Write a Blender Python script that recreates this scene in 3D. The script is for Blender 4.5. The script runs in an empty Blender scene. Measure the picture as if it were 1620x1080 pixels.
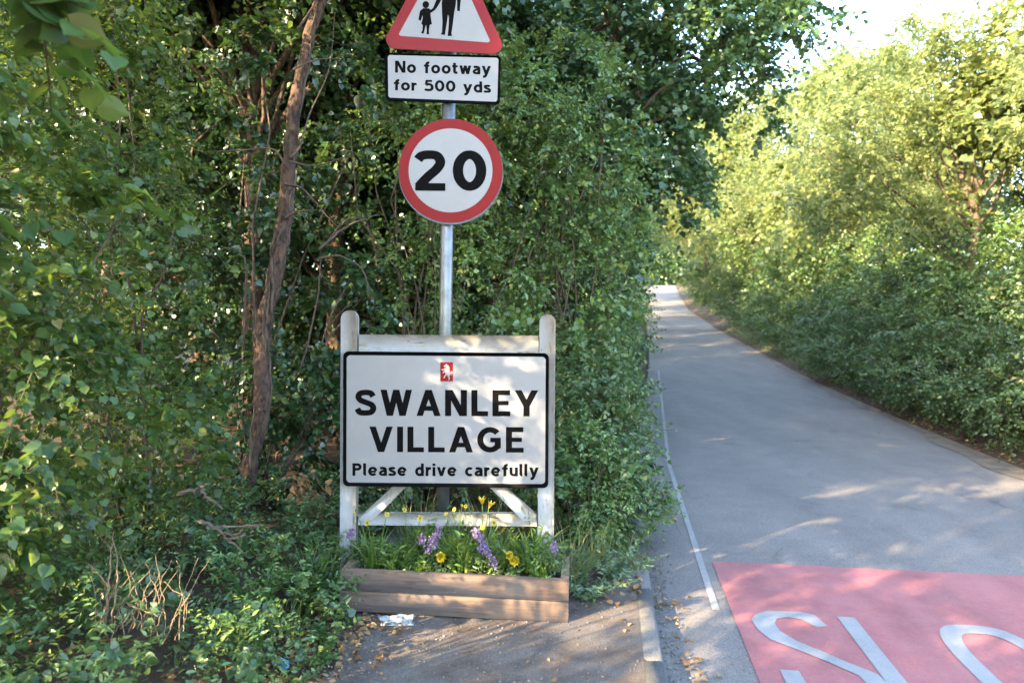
import bpy, math, random
import numpy as np
from mathutils import Vector

C = bpy.context.scene
COL = C.collection
R = math.radians

# ------------------------------------------------------------------ camera
EYE = 1.5
F = 1150.0            # focal length in pixels of the 1620 px wide photograph
cam_data = bpy.data.cameras.new("camera")
cam = bpy.data.objects.new("camera", cam_data)
COL.objects.link(cam)
cam.location = (0, 0, EYE)
cam.rotation_euler = (R(90), 0, 0)
cam_data.sensor_width = 36.0
cam_data.lens = F / 1620.0 * 36.0
cam_data.shift_y = -20.0 / 1620.0
cam_data.clip_end = 3000
cam_data.clip_start = 0.05
cam_data.dof.use_dof = True
cam_data.dof.focus_distance = 4.2
cam_data.dof.aperture_fstop = 2.2
C.camera = cam

# ------------------------------------------------------------------ light
SUN_EL = 21.0
SUN_H = (-0.76, -0.65)          # horizontal direction towards the sun
w = bpy.data.worlds.new("World")
C.world = w
w.use_nodes = True
nt = w.node_tree
bg = nt.nodes["Background"]
sky = nt.nodes.new("ShaderNodeTexSky")
sky.sky_type = 'NISHITA'
sky.sun_disc = False
sky.sun_elevation = R(SUN_EL)
sky.sun_rotation = math.atan2(SUN_H[0], SUN_H[1])
sky.air_density = 1.0
sky.dust_density = 1.0
sky.ozone_density = 1.0
nt.links.new(sky.outputs[0], bg.inputs[0])
bg.inputs[1].default_value = 0.15
sl = bpy.data.lights.new("sun", 'SUN')
sl.energy = 3.3
sl.angle = R(0.55)
sl.color = (1.0, 0.77, 0.46)
so = bpy.data.objects.new("sun", sl)
COL.objects.link(so)
so.location = (-40, -30, 30)
ce, se = math.cos(R(SUN_EL)), math.sin(R(SUN_EL))
so.rotation_euler = Vector((-SUN_H[0] * ce, -SUN_H[1] * ce, -se)).to_track_quat('-Z', 'Y').to_euler()
C.view_settings.view_transform = 'Standard'
C.view_settings.look = 'None'
C.view_settings.gamma = 1.0
C.view_settings.use_curve_mapping = False
C.view_settings.exposure = 3.75
C.cycles.use_denoising = True
C.cycles.max_bounces = 6
C.cycles.diffuse_bounces = 2
C.cycles.glossy_bounces = 2
C.cycles.transmission_bounces = 3
C.cycles.sample_clamp_indirect = 6

# ------------------------------------------------------------------ node helpers
def new_mat(name):
    m = bpy.data.materials.new(name)
    m.use_nodes = True
    t = m.node_tree
    b = t.nodes["Principled BSDF"]
    return m, t, b

def node(t, kind, **kw):
    n = t.nodes.new(kind)
    for k, v in kw.items():
        setattr(n, k, v)
    return n

def ramp(t, fac, stops):
    n = node(t, "ShaderNodeValToRGB")
    el = n.color_ramp.elements
    while len(el) < len(stops):
        el.new(0.5)
    for e, (p, c) in zip(el, stops):
        e.position = p
        e.color = (*c, 1)
    t.links.new(fac, n.inputs[0])
    return n.outputs[0]

def noise(t, vec, scale, detail=4, rough=0.6, dist=0.0):
    n = node(t, "ShaderNodeTexNoise")
    n.inputs["Scale"].default_value = scale
    n.inputs["Detail"].default_value = detail
    n.inputs["Roughness"].default_value = rough
    n.inputs["Distortion"].default_value = dist
    if vec is not None:
        t.links.new(vec, n.inputs["Vector"])
    return n.outputs[0]

def mapping(t, vec, scale):
    n = node(t, "ShaderNodeMapping")
    n.inputs["Scale"].default_value = scale
    t.links.new(vec, n.inputs["Vector"])
    return n.outputs[0]

def mix(t, fac, a, b, blend='MIX'):
    n = node(t, "ShaderNodeMix", data_type='RGBA', blend_type=blend)
    for s, v in ((n.inputs[0], fac), (n.inputs[6], a), (n.inputs[7], b)):
        if hasattr(v, "is_output"):
            t.links.new(v, s)
        elif isinstance(v, (int, float)):
            s.default_value = v
        else:
            s.default_value = (*v, 1)
    return n.outputs[2]

def bump(t, b, h, strength, dist=0.01):
    n = node(t, "ShaderNodeBump")
    n.inputs["Strength"].default_value = strength
    n.inputs["Distance"].default_value = dist
    t.links.new(h, n.inputs["Height"])
    t.links.new(n.outputs[0], b.inputs["Normal"])

def coords(t):
    return node(t, "ShaderNodeTexCoord").outputs["Object"]

def leaf_mat(name, stops, trans, tfac=0.38, rough=0.42, spec=0.5):
    m, t, b = new_mat(name)
    g = node(t, "ShaderNodeNewGeometry")
    pos = node(t, "ShaderNodeTexCoord").outputs["Object"]
    base = ramp(t, g.outputs["Random Per Island"], stops)
    big = noise(t, pos, 2.6, 3)
    var = ramp(t, big, [(0.34, (0.62, 0.72, 0.78)), (0.66, (1.38, 1.25, 0.95))])
    col = mix(t, 1.0, base, var, 'MULTIPLY')
    t.links.new(col, b.inputs["Base Color"])
    b.inputs["Roughness"].default_value = rough
    b.inputs["Specular IOR Level"].default_value = spec * 1.35
    tr = node(t, "ShaderNodeBsdfTranslucent")
    tc = mix(t, 0.5, col, trans)
    t.links.new(tc, tr.inputs[0])
    mx = node(t, "ShaderNodeMixShader")
    mx.inputs[0].default_value = tfac
    t.links.new(b.outputs[0], mx.inputs[1])
    t.links.new(tr.outputs[0], mx.inputs[2])
    t.links.new(mx.outputs[0], t.nodes["Material Output"].inputs[0])
    return m

def plain(name, col, rough=0.6, metal=0.0, vary=0.15, scale=8.0, bmp=0.0):
    m, t, b = new_mat(name)
    v = noise(t, coords(t), scale, 5)
    a = tuple(c * (1 - vary) for c in col)
    d = tuple(min(1, c * (1 + vary)) for c in col)
    t.links.new(ramp(t, v, [(0.3, a), (0.7, d)]), b.inputs["Base Color"])
    b.inputs["Roughness"].default_value = rough
    b.inputs["Metallic"].default_value = metal
    if bmp:
        bump(t, b, v, bmp)
    return m

M = {}
M['hazel'] = leaf_mat("hazel_leaf", [(0, (0.0290, 0.0700, 0.0251)), (0.5, (0.0469, 0.1015, 0.0284)), (0.93, (0.0785, 0.1295, 0.0337)), (1, (0.1505, 0.1400, 0.0475))], (0.27, 0.36, 0.03), 0.40, 0.42, 0.38)
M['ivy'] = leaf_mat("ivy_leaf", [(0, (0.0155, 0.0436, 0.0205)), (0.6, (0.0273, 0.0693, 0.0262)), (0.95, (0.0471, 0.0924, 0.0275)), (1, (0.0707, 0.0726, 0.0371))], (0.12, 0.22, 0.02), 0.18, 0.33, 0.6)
M['privet'] = leaf_mat("privet_leaf", [(0, (0.0482, 0.1058, 0.0384)), (0.55, (0.0851, 0.1610, 0.0492)), (0.94, (0.1490, 0.2300, 0.0696)), (1, (0.2341, 0.2300, 0.0864))], (0.27, 0.36, 0.03), 0.30, 0.40)
M['maple'] = leaf_mat("maple_leaf", [(0, (0.028, 0.066, 0.041)), (0.6, (0.048, 0.100, 0.043)), (1, (0.081, 0.145, 0.051))], (0.18, 0.30, 0.03), 0.26, 0.42)
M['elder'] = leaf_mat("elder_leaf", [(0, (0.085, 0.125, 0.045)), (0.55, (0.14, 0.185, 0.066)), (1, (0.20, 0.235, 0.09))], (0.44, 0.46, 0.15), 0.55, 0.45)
M['bramble'] = leaf_mat("bramble_leaf", [(0, (0.0380, 0.0833, 0.0361)), (0.55, (0.0674, 0.1274, 0.0494)), (0.93, (0.1083, 0.1666, 0.0684)), (1, (0.1985, 0.1568, 0.0826))], (0.18, 0.26, 0.03), 0.33, 0.42)
M['meadow'] = leaf_mat("verge_grass_blade", [(0, (0.06, 0.10, 0.03)), (0.6, (0.10, 0.15, 0.045)), (1, (0.24, 0.22, 0.10))], (0.2, 0.28, 0.06), 0.3, 0.5)
M['grass'] = leaf_mat("grass_blade", [(0, (0.0612, 0.1292, 0.0188)), (0.6, (0.0936, 0.1748, 0.0263)), (1, (0.1584, 0.1976, 0.0525))], (0.24, 0.34, 0.04), 0.35, 0.45)
M['sage'] = leaf_mat("grey_green_leaf", [(0, (0.08, 0.13, 0.075)), (1, (0.14, 0.20, 0.11))], (0.2, 0.3, 0.1), 0.25, 0.55)
M['dry'] = leaf_mat("dead_leaf", [(0, (0.10, 0.055, 0.03)), (0.5, (0.20, 0.115, 0.06)), (1, (0.34, 0.22, 0.12))], (0.3, 0.16, 0.06), 0.18, 0.75, 0.2)
M['straw'] = plain("dry_stem", (0.14, 0.095, 0.055), 0.8, 0, 0.35, 30)
M['yellow'] = leaf_mat("yellow_petal", [(0, (0.36, 0.26, 0.004)), (1, (0.46, 0.38, 0.010))], (0.45, 0.36, 0.01), 0.2, 0.5)
M['purple'] = leaf_mat("purple_petal", [(0, (0.14, 0.085, 0.20)), (1, (0.26, 0.175, 0.34))], (0.25, 0.15, 0.35), 0.2, 0.5)
M['flower_eye'] = plain("flower_eye", (0.06, 0.025, 0.012), 0.8)

def bark_mat(name, dark, light, sc=(14, 14, 3)):
    m, t, b = new_mat(name)
    v = mapping(t, coords(t), sc)
    n1 = noise(t, v, 2.2, 8, 0.65, 0.6)
    n2 = noise(t, coords(t), 3.0, 3)
    c = ramp(t, n1, [(0.38, dark), (0.58, light)])
    c = mix(t, ramp(t, n2, [(0.55, (0, 0, 0)), (0.8, (0.5, 0.5, 0.5))]), c, (0.12, 0.13, 0.07))
    t.links.new(c, b.inputs["Base Color"])
    b.inputs["Roughness"].default_value = 0.85
    bump(t, b, n1, 1.0, 0.025)
    return m
M['bark'] = bark_mat("bark", (0.010, 0.005, 0.003), (0.100, 0.054, 0.033), (16, 16, 7))
M['bark_pale'] = bark_mat("pale_bark", (0.03, 0.02, 0.014), (0.11, 0.078, 0.056))
M['twig'] = plain("twig_bark", (0.07, 0.046, 0.032), 0.85, 0, 0.4, 20)
M['dead_wood'] = plain("bare_dead_wood", (0.10, 0.075, 0.055), 0.8, 0, 0.3, 25)

def painted_wood():
    m, t, b = new_mat("weathered_white_paint")
    co = coords(t)
    grain = noise(t, mapping(t, co, (30, 30, 3.0)), 2.0, 6, 0.7, 0.4)
    peel = noise(t, mapping(t, co, (9, 9, 4)), 2.2, 8, 0.75, 0.5)
    dirt = noise(t, co, 5, 5, 0.65)
    paint = ramp(t, dirt, [(0.3, (0.165, 0.162, 0.148)), (0.6, (0.235, 0.232, 0.22))])
    wood = ramp(t, grain, [(0.35, (0.10, 0.08, 0.06)), (0.65, (0.30, 0.26, 0.20))])
    f = ramp(t, peel, [(0.36, (1, 1, 1)), (0.40, (0, 0, 0))])
    crack = ramp(t, grain, [(0.35, (1, 1, 1)), (0.38, (0, 0, 0))])
    c = mix(t, f, paint, wood)
    c = mix(t, crack, c, (0.09, 0.075, 0.06))
    t.links.new(c, b.inputs["Base Color"])
    b.inputs["Roughness"].default_value = 0.6
    bump(t, b, grain, 0.3, 0.004)
    return m
M['white_wood'] = painted_wood()

def rail_wood():
    m = M['white_wood'].copy()
    m.name = "weathered_white_rail"
    for n in m.node_tree.nodes:
        if n.type == 'MAPPING':
            s = n.inputs["Scale"].default_value
            n.inputs["Scale"].default_value = (s[2], s[1], s[0])
        if n.type == 'VALTORGB' and abs(n.color_ramp.elements[0].position - 0.36) < .001:
            n.color_ramp.elements[0].position = 0.415
            n.color_ramp.elements[1].position = 0.445
    return m
M['white_rail'] = rail_wood()

def planter_wood():
    m, t, b = new_mat("brown_sleeper_wood")
    co = coords(t)
    g = noise(t, mapping(t, co, (1.6, 18, 22)), 2.5, 8, 0.7, 0.5)
    d = noise(t, co, 3.5, 5)
    c = ramp(t, g, [(0.3, (0.046, 0.025, 0.015)), (0.5, (0.104, 0.062, 0.039)), (0.72, (0.148, 0.096, 0.064))])
    c = mix(t, ramp(t, d, [(0.45, (0, 0, 0)), (0.8, (0.6, 0.6, 0.6))]), c, (0.10, 0.085, 0.07))
    t.links.new(c, b.inputs["Base Color"])
    b.inputs["Roughness"].default_value = 0.8
    bump(t, b, g, 0.5, 0.006)
    return m
M['planter'] = planter_wood()

def sign_face(name, col):
    m, t, b = new_mat(name)
    d = noise(t, coords(t), 6, 6, 0.7)
    c = ramp(t, d, [(0.3, tuple(x * 0.90 for x in col)), (0.65, col)])
    t.links.new(c, b.inputs["Base Color"])
    b.inputs["Roughness"].default_value = 0.42
    b.inputs["Specular IOR Level"].default_value = 0.4
    return m
M['sign_white'] = sign_face("sign_white_sheet", (0.165, 0.168, 0.172))
M['sign_red'] = sign_face("sign_red_sheet", (0.135, 0.001, 0.002))
M['sign_red'].node_tree.nodes['Principled BSDF'].inputs['Specular IOR Level'].default_value = .12
M['sign_red_faded'] = sign_face("sign_red_faded_sheet", (0.15, 0.004, 0.006))
M['sign_red_faded'].node_tree.nodes['Principled BSDF'].inputs['Specular IOR Level'].default_value = .15
M['sign_black'] = plain("sign_black_vinyl", (0.0016, 0.0016, 0.0020), 0.7)
M['sign_black'].node_tree.nodes['Principled BSDF'].inputs['Specular IOR Level'].default_value = 0.05
M['sign_back'] = plain("sign_grey_backing", (0.09, 0.095, 0.10), 0.6)
M['galv'] = plain("galvanised_steel", (0.15, 0.16, 0.168), 0.42, 0.75, 0.22, 18, 0.05)

def asphalt():
    m, t, b = new_mat("worn_asphalt")
    co = coords(t)
    fine = noise(t, co, 170, 3, 0.7)
    vor = node(t, "ShaderNodeTexVoronoi")
    vor.inputs["Scale"].default_value = 210
    t.links.new(co, vor.inputs["Vector"])
    sp = ramp(t, vor.outputs["Color"], [(0.15, (0.098, 0.089, 0.084)), (0.6, (0.150, 0.136, 0.128)), (0.95, (0.215, 0.194, 0.180))])
    big = noise(t, mapping(t, co, (1.0, 0.22, 1)), 1.1, 5, 0.6, 0.3)
    c = mix(t, 1.0, sp, ramp(t, big, [(0.3, (0.86, 0.86, 0.87)), (0.7, (1.18, 1.17, 1.15))]), 'MULTIPLY')
    mid = noise(t, co, 3.2, 6, 0.7)
    c = mix(t, 1.0, c, ramp(t, mid, [(0.3, (0.86, 0.86, 0.86)), (0.7, (1.12, 1.12, 1.12))]), 'MULTIPLY')
    warp = node(t, "ShaderNodeTexNoise"); warp.inputs["Scale"].default_value = 2.5; warp.inputs["Detail"].default_value = 6
    t.links.new(co, warp.inputs["Vector"])
    add = mix(t, .35, co, warp.outputs["Color"])
    cr = node(t, "ShaderNodeTexVoronoi", feature='DISTANCE_TO_EDGE'); cr.inputs["Scale"].default_value = .55
    t.links.new(add, cr.inputs["Vector"])
    where = noise(t, co, .7, 2)
    line = mix(t, 1.0, ramp(t, cr.outputs["Distance"], [(0.0025, (1, 1, 1)), (0.007, (0, 0, 0))]), ramp(t, where, [(.56, (0, 0, 0)), (.62, (.5, .5, .5))]), 'MULTIPLY')
    c = mix(t, line, c, (.045, .044, .043))
    stain = noise(t, co, 1.9, 4, .5)
    c = mix(t, ramp(t, stain, [(.64, (0, 0, 0)), (.70, (.45, .45, .45))]), c, (.075, .073, .072))
    t.links.new(c, b.inputs["Base Color"])
    b.inputs["Roughness"].default_value = 0.78
    b.inputs["Specular IOR Level"].default_value = 0.35
    bump(t, b, fine, 0.4, 0.004)
    return m
M['asphalt'] = asphalt()

def surface_paint(name, col, worn, amount):
    m, t, b = new_mat(name)
    co = coords(t)
    fine = noise(t, co, 150, 3, 0.7)
    mid = noise(t, co, 4.5, 7, 0.72)
    c = ramp(t, fine, [(0.3, tuple(x * 0.72 for x in col)), (0.6, col)])
    c = mix(t, 1.0, c, ramp(t, mid, [(0.3, (0.76, 0.77, 0.78)), (0.7, (1.14, 1.13, 1.12))]), 'MULTIPLY')
    c = mix(t, 1.0, c, ramp(t, noise(t, mapping(t, co, (1.6, .3, 1)), 1.2, 4, .6, .4), [(0.32, (0.80, 0.80, 0.82)), (0.66, (1.10, 1.10, 1.10))]), 'MULTIPLY')
    wear = mix(t, 1.0, ramp(t, fine, [(0.52, (0, 0, 0)), (0.62, (1, 1, 1))]), ramp(t, mid, [(0.45, (0, 0, 0)), (0.7, (amount,) * 3)]), 'MULTIPLY')
    c = mix(t, wear, c, worn)
    t.links.new(c, b.inputs["Base Color"])
    b.inputs["Roughness"].default_value = 0.7
    bump(t, b, fine, 0.5, 0.005)
    return m
M['red_road'] = surface_paint("red_road_surfacing", (0.33, 0.110, 0.112), (0.19, 0.14, 0.135), 1.3)
M['road_white'] = surface_paint("white_road_paint", (0.27, 0.27, 0.272), (0.14, 0.13, 0.13), 0.9)
def _wear_line():
    t = M['worn_line'].node_tree
    for n in t.nodes:
        if n.type == 'VALTORGB' and abs(n.color_ramp.elements[0].position - .52) < .001:
            n.color_ramp.elements[0].position, n.color_ramp.elements[1].position = .40, .50
        if n.type == 'VALTORGB' and abs(n.color_ramp.elements[0].position - .45) < .001:
            n.color_ramp.elements[0].position, n.color_ramp.elements[1].position = .36, .55
M['worn_line'] = surface_paint("worn_line_paint", (0.34, 0.335, 0.325), (0.15, 0.145, 0.14), .8)

_wear_line()

def dirt(name, a, bcol, ccol, sc=5):
    m, t, b = new_mat(name)
    co = coords(t)
    n1 = noise(t, co, sc, 8, 0.7)
    n2 = noise(t, co, 110, 3, 0.7)
    c = ramp(t, n1, [(0.3, a), (0.5, bcol), (0.7, ccol)])
    c = mix(t, 1.0, c, ramp(t, n2, [(0.3, (0.65, 0.65, 0.65)), (0.7, (1.3, 1.3, 1.3))]), 'MULTIPLY')
    t.links.new(c, b.inputs["Base Color"])
    b.inputs["Roughness"].default_value = 0.9
    b.inputs["Specular IOR Level"].default_value = 0.25
    bump(t, b, n2, 0.7, 0.01)
    return m
M['soil'] = dirt("woodland_soil", (0.03, 0.022, 0.015), (0.065, 0.045, 0.03), (0.11, 0.08, 0.055), 4)
M['pavement'] = dirt("dusty_footway_tarmac", (0.060, 0.041, 0.031), (0.108, 0.089, 0.076), (0.155, 0.138, 0.125), 3.2)
M['compost'] = dirt("planter_compost", (0.02, 0.014, 0.010), (0.035, 0.026, 0.02), (0.06, 0.045, 0.035), 14)
M['kerb'] = dirt("concrete_kerb", (0.09, 0.088, 0.085), (0.12, 0.117, 0.114), (0.15, 0.146, 0.142), 6)
M['gutter'] = dirt("gutter_dust", (0.09, 0.075, 0.06), (0.16, 0.13, 0.105), (0.21, 0.175, 0.14), 5)
M['grit'] = plain("grit_stone", (0.11, 0.10, 0.09), 0.85, 0, 0.5, 3)

# ------------------------------------------------------------------ object helpers
def tag(o, label=None, cat=None, group=None, kind=None):
    for k, v in (('label', label), ('category', cat), ('group', group), ('kind', kind)):
        if v:
            o[k] = v
    return o

def empty(name, loc, label, cat, group=None, rz=0.0):
    o = bpy.data.objects.new(name, None)
    COL.objects.link(o)
    o.empty_display_size = 0.1
    o.location = loc
    o.rotation_euler = (0, 0, rz)
    return tag(o, label, cat, group)

class Geo:
    """collects vertices and faces and links them as ONE mesh object"""
    def __init__(self):
        self.v, self.loops, self.cnt, self.n = [], [], [], 0
    def add(self, verts, faces):
        """faces: int array (n,k)"""
        verts = np.asarray(verts, float)
        faces = np.asarray(faces, int)
        self.v.append(verts)
        self.loops.append((faces + self.n).ravel())
        self.cnt.append(np.full(len(faces), faces.shape[1]))
        self.n += len(verts)
        return self
    def poly(self, pts):
        return self.add(pts, [list(range(len(pts)))])
    def build(self, name, mat, parent=None, smooth=False, loc=None):
        v = np.concatenate(self.v)
        lo = np.concatenate(self.loops)
        ct = np.concatenate(self.cnt)
        me = bpy.data.meshes.new(name)
        me.vertices.add(len(v)); me.loops.add(len(lo)); me.polygons.add(len(ct))
        me.vertices.foreach_set("co", v.ravel().astype(np.float32))
        me.loops.foreach_set("vertex_index", lo.astype(np.int32))
        st = np.concatenate([[0], np.cumsum(ct)[:-1]]).astype(np.int32)
        me.polygons.foreach_set("loop_start", st)
        if smooth:
            me.polygons.foreach_set("use_smooth", np.ones(len(ct), bool))
        me.update(calc_edges=True)
        me.validate()
        if mat is not None:
            me.materials.append(mat)
        o = bpy.data.objects.new(name, me)
        COL.objects.link(o)
        if loc is not None:
            o.location = loc
        if parent is not None:
            o.parent = parent
        return o

def unit(v):
    return v / np.maximum(np.linalg.norm(v, axis=-1, keepdims=True), 1e-9)

def box(g, x0, x1, y0, y1, z0, z1, bev=0.0):
    if bev <= 0:
        v = [(x, y, z) for z in (z0, z1) for y in (y0, y1) for x in (x0, x1)]
        g.add(v, [(0, 2, 3, 1), (4, 5, 7, 6), (0, 1, 5, 4), (2, 6, 7, 3), (0, 4, 6, 2), (1, 3, 7, 5)])
        return
    # chamfered box: three sets of four corner points
    b = bev
    v, idx = [], {}
    for i, x in enumerate((x0, x1)):
        for j, y in enumerate((y0, y1)):
            for k, z in enumerate((z0, z1)):
                sx, sy, sz = (1, -1)[i], (1, -1)[j], (1, -1)[k]
                for a, p in enumerate(((x, y + sy * b, z + sz * b), (x + sx * b, y, z + sz * b), (x + sx * b, y + sy * b, z))):
                    idx[i, j, k, a] = len(v)
                    v.append(p)
    q, tr = [], []
    for i in (0, 1):
        q.append([idx[i, 0, 0, 0], idx[i, 1, 0, 0], idx[i, 1, 1, 0], idx[i, 0, 1, 0]])
        q.append([idx[0, i, 0, 1], idx[1, i, 0, 1], idx[1, i, 1, 1], idx[0, i, 1, 1]])
        q.append([idx[0, 0, i, 2], idx[1, 0, i, 2], idx[1, 1, i, 2], idx[0, 1, i, 2]])
        for j in (0, 1):
            q.append([idx[0, i, j, 1], idx[1, i, j, 1], idx[1, i, j, 2], idx[0, i, j, 2]])
            q.append([idx[i, 0, j, 0], idx[i, 1, j, 0], idx[i, 1, j, 2], idx[i, 0, j, 2]])
            q.append([idx[i, j, 0, 0], idx[i, j, 1, 0], idx[i, j, 1, 1], idx[i, j, 0, 1]])
            for k in (0, 1):
                tr.append([idx[i, j, k, 0], idx[i, j, k, 1], idx[i, j, k, 2]])
    base = g.n
    g.add(v, q)
    g.loops.append((np.array(tr) + base).ravel()); g.cnt.append(np.full(len(tr), 3))

def tube(g, pts, rad, sides=6, lump=0.0, rng=None):
    pts = np.asarray(pts, float)
    n = len(pts)
    rad = np.broadcast_to(np.asarray(rad, float), (n,))
    tan = unit(np.gradient(pts, axis=0))
    ref = np.array([0.13, 0.9, 0.2]) if abs(tan[:, 1]).mean() < 0.8 else np.array([1.0, 0.1, 0.1])
    a = unit(np.cross(tan, ref))
    b = np.cross(tan, a)
    th = np.linspace(0, 2 * np.pi, sides, endpoint=False)
    rr = rad[:, None] * np.ones(sides)
    if lump and rng is not None:
        rr = rr * (1 + lump * rng.normal(size=(n, sides)))
    v = pts[:, None] + rr[..., None] * (np.cos(th)[None, :, None] * a[:, None] + np.sin(th)[None, :, None] * b[:, None])
    i = np.arange(n - 1)[:, None] * sides
    j = np.arange(sides)[None]
    k = (j + 1) % sides
    f = np.stack([i + j, i + k, i + sides + k, i + sides + j], -1).reshape(-1, 4)
    base = g.n
    g.add(v.reshape(-1, 3), f)
    g.loops.append(np.arange(sides)[::-1] + base); g.cnt.append(np.array([sides]))
    g.loops.append(np.arange(sides) + base + (n - 1) * sides); g.cnt.append(np.array([sides]))

def curve(p, n=10):
    """smooth polyline through points"""
    p = np.asarray(p, float)
    q = np.vstack([2 * p[0] - p[1], p, 2 * p[-1] - p[-2]])
    out = []
    for i in range(len(p) - 1):
        a, b, c, d = q[i:i + 4]
        for t in np.linspace(0, 1, n, endpoint=False):
            out.append(0.5 * (2 * b + (c - a) * t + (2 * a - 5 * b + 4 * c - d) * t * t + (3 * b - a - 3 * c + d) * t ** 3))
    out.append(p[-1])
    return np.array(out)

# leaf templates: x across, y along, z out of the blade; unit length
def _ovate(wd, fold=0.10, droop=0.14):
    v = np.array([(0, 0, 0), (-wd * .85, .28, fold), (0, .30, 0), (wd * .85, .28, fold), (-wd * .75, .62, fold * .7), (0, .65, -.02),
                  (wd * .75, .62, fold * .7), (0, 1, -.02)])
    v[:, 2] -= droop * v[:, 1] ** 2
    return v, [np.array([(0, 2, 1), (0, 3, 2), (4, 5, 7), (5, 6, 7)]), np.array([(1, 2, 5, 4), (2, 3, 6, 5)])]
def _simple(wd, fold=0.12):
    v = np.array([(0, 0, 0), (-wd, .42, fold), (0, 1, -.10), (wd, .42, fold)])
    return v, [np.array([(0, 2, 1), (0, 3, 2)])]
def _heart(wd):
    pts = [(0, .06), (-.55, -.08), (-.95, .18), (-1.0, .42), (-.72, .70), (-.30, .88), (0, 1.08), (.30, .88), (.72, .70), (1.0, .42), (.95, .18), (.55, -.08)]
    v = np.array([(0, .42, -.05)] + [(x * wd, y, 0.10 * abs(x) - .16 * max(y, 0) ** 2) for x, y in pts])
    return v, [np.array([(0, i, i % 12 + 1) for i in range(1, 13)])]
def _lobed(wd):
    pts = [(0, 0), (-.50, -.10), (-.62, .12), (-1.0, .30), (-.55, .46), (-.62, .74), (-.24, .72), (0, 1.1), (.24, .72), (.62, .74), (.55, .46), (1.0, .30), (.62, .12), (.50, -.10)]
    v = np.array([(0, .35, -.04)] + [(x * wd, y, 0.08 * abs(x) - .12 * max(y, 0) ** 2) for x, y in pts])
    n = len(pts)
    return v, [np.array([(0, i, i % n + 1) for i in range(1, n + 1)])]
T = dict(ovate=_ovate(.30), broad=_ovate(.42), narrow=_ovate(.20), lance=_ovate(.11, .03, .3), simple=_simple(.33), simple_broad=_simple(.45), heart=_heart(.48), lobed=_lobed(.55))

def put_leaves(g, tpl, pos, axis, nrm, size, rng, wvar=0.15):
    tv, fl = T[tpl]
    n = len(pos)
    axis = unit(axis)
    nrm = unit(nrm - (nrm * axis).sum(1, keepdims=True) * axis)
    sx = np.cross(axis, nrm)
    s = np.asarray(size)[:, None, None]
    wv = 1 + wvar * rng.normal(size=(n, 1, 1))
    cz = 1 + 0.6 * rng.normal(size=(n, 1, 1))
    v = pos[:, None] + s * (tv[None, :, 0:1] * wv * sx[:, None] + tv[None, :, 1:2] * axis[:, None] + tv[None, :, 2:3] * cz * nrm[:, None])
    k = len(tv)
    base = g.n
    g.v.append(v.reshape(-1, 3))
    off = (np.arange(n) * k + base)[:, None, None]
    for f in fl:
        g.loops.append((f[None] + off).ravel())
        g.cnt.append(np.full(n * len(f), f.shape[1]))
    g.n += n * k

UP = np.array([0, 0, 1.0])

def blob_points(rng, blobs, n, shell):
    """clump centres through the union of lumpy ellipsoids; returns points and outward directions"""
    b = np.array(blobs, float)
    wt = (b[:, 3] * b[:, 4] * b[:, 5]) ** (2 / 3)
    which = rng.choice(len(b), n, p=wt / wt.sum())
    d = unit(rng.normal(size=(n, 3)))
    r = shell + (1 - shell) * rng.random(n) ** 0.6
    ph = b[which, 0:3].sum(1)
    lump = 1 + 0.26 * np.sin(5 * d[:, 0] + ph) * np.sin(4 * d[:, 2] + 2 * ph) + 0.10 * np.sin(9 * d[:, 1] - ph) + 0.07 * rng.normal(size=n)
    r = np.where(rng.random(n) < .15, r * rng.uniform(1.05, 1.42, n), r)
    p = b[which, :3] + d * (r * lump)[:, None] * b[which, 3:6]
    return p, d

def make_foliage(rng, g, pts, out, twigs, leaves, tw_len, leaf, tpl, up=0.35, spread=0.8, droop=0.35, tw_geo=None, tw_every=3, tilt=0.6):
    K = len(pts)
    td = unit(out[:, None] * 0.7 + spread * rng.normal(size=(K, twigs, 3)) + up * UP)
    csz = 0.72 + 0.55 * rng.random((K, 1, 1))
    L = tw_len * (0.45 + 0.85 * rng.random((K, twigs)))
    st = pts[:, None] + 0.12 * tw_len * rng.normal(size=(K, twigs, 3))
    td, L, st = td.reshape(-1, 3), L.ravel(), st.reshape(-1, 3)
    n = len(td)
    s = (np.arange(leaves)[None] + 0.4 + 0.4 * rng.random((n, leaves))) / leaves
    pos = st[:, None] + td[:, None] * (s * L[:, None])[..., None] - UP * (droop * (s ** 2) * L[:, None])[..., None]
    ref = unit(np.cross(td, UP + 0.3 * rng.normal(size=(n, 3))))
    side = np.where(np.arange(leaves) % 2 == 0, 1.0, -1.0)[None, :, None]
    ax = td[:, None] * (0.45 + 0.5 * s[..., None]) + ref[:, None] * side + 0.35 * rng.normal(size=(n, leaves, 3)) - UP * (0.25 + droop * 0.6)
    nr = UP * 0.9 + 0.25 * np.repeat(out, twigs, 0)[:, None] + tilt * rng.normal(size=(n, leaves, 3))
    sz = leaf * np.repeat(csz.reshape(K, 1), twigs, 0) * (0.55 + 0.6 * rng.random((n, leaves))) * (1.05 - 0.35 * s)
    put_leaves(g, tpl, pos.reshape(-1, 3), ax.reshape(-1, 3), nr.reshape(-1, 3), sz.ravel(), rng)
    if tw_geo is not None:
        for i in range(0, n, tw_every):
            q = np.array([0, .5, 1.0])
            pp = st[i] + td[i] * (q * L[i])[:, None] - UP * (droop * q ** 2 * L[i])[:, None]
            tube(tw_geo, pp, [leaf * 0.045, leaf * 0.035, leaf * 0.02], 3)

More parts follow.
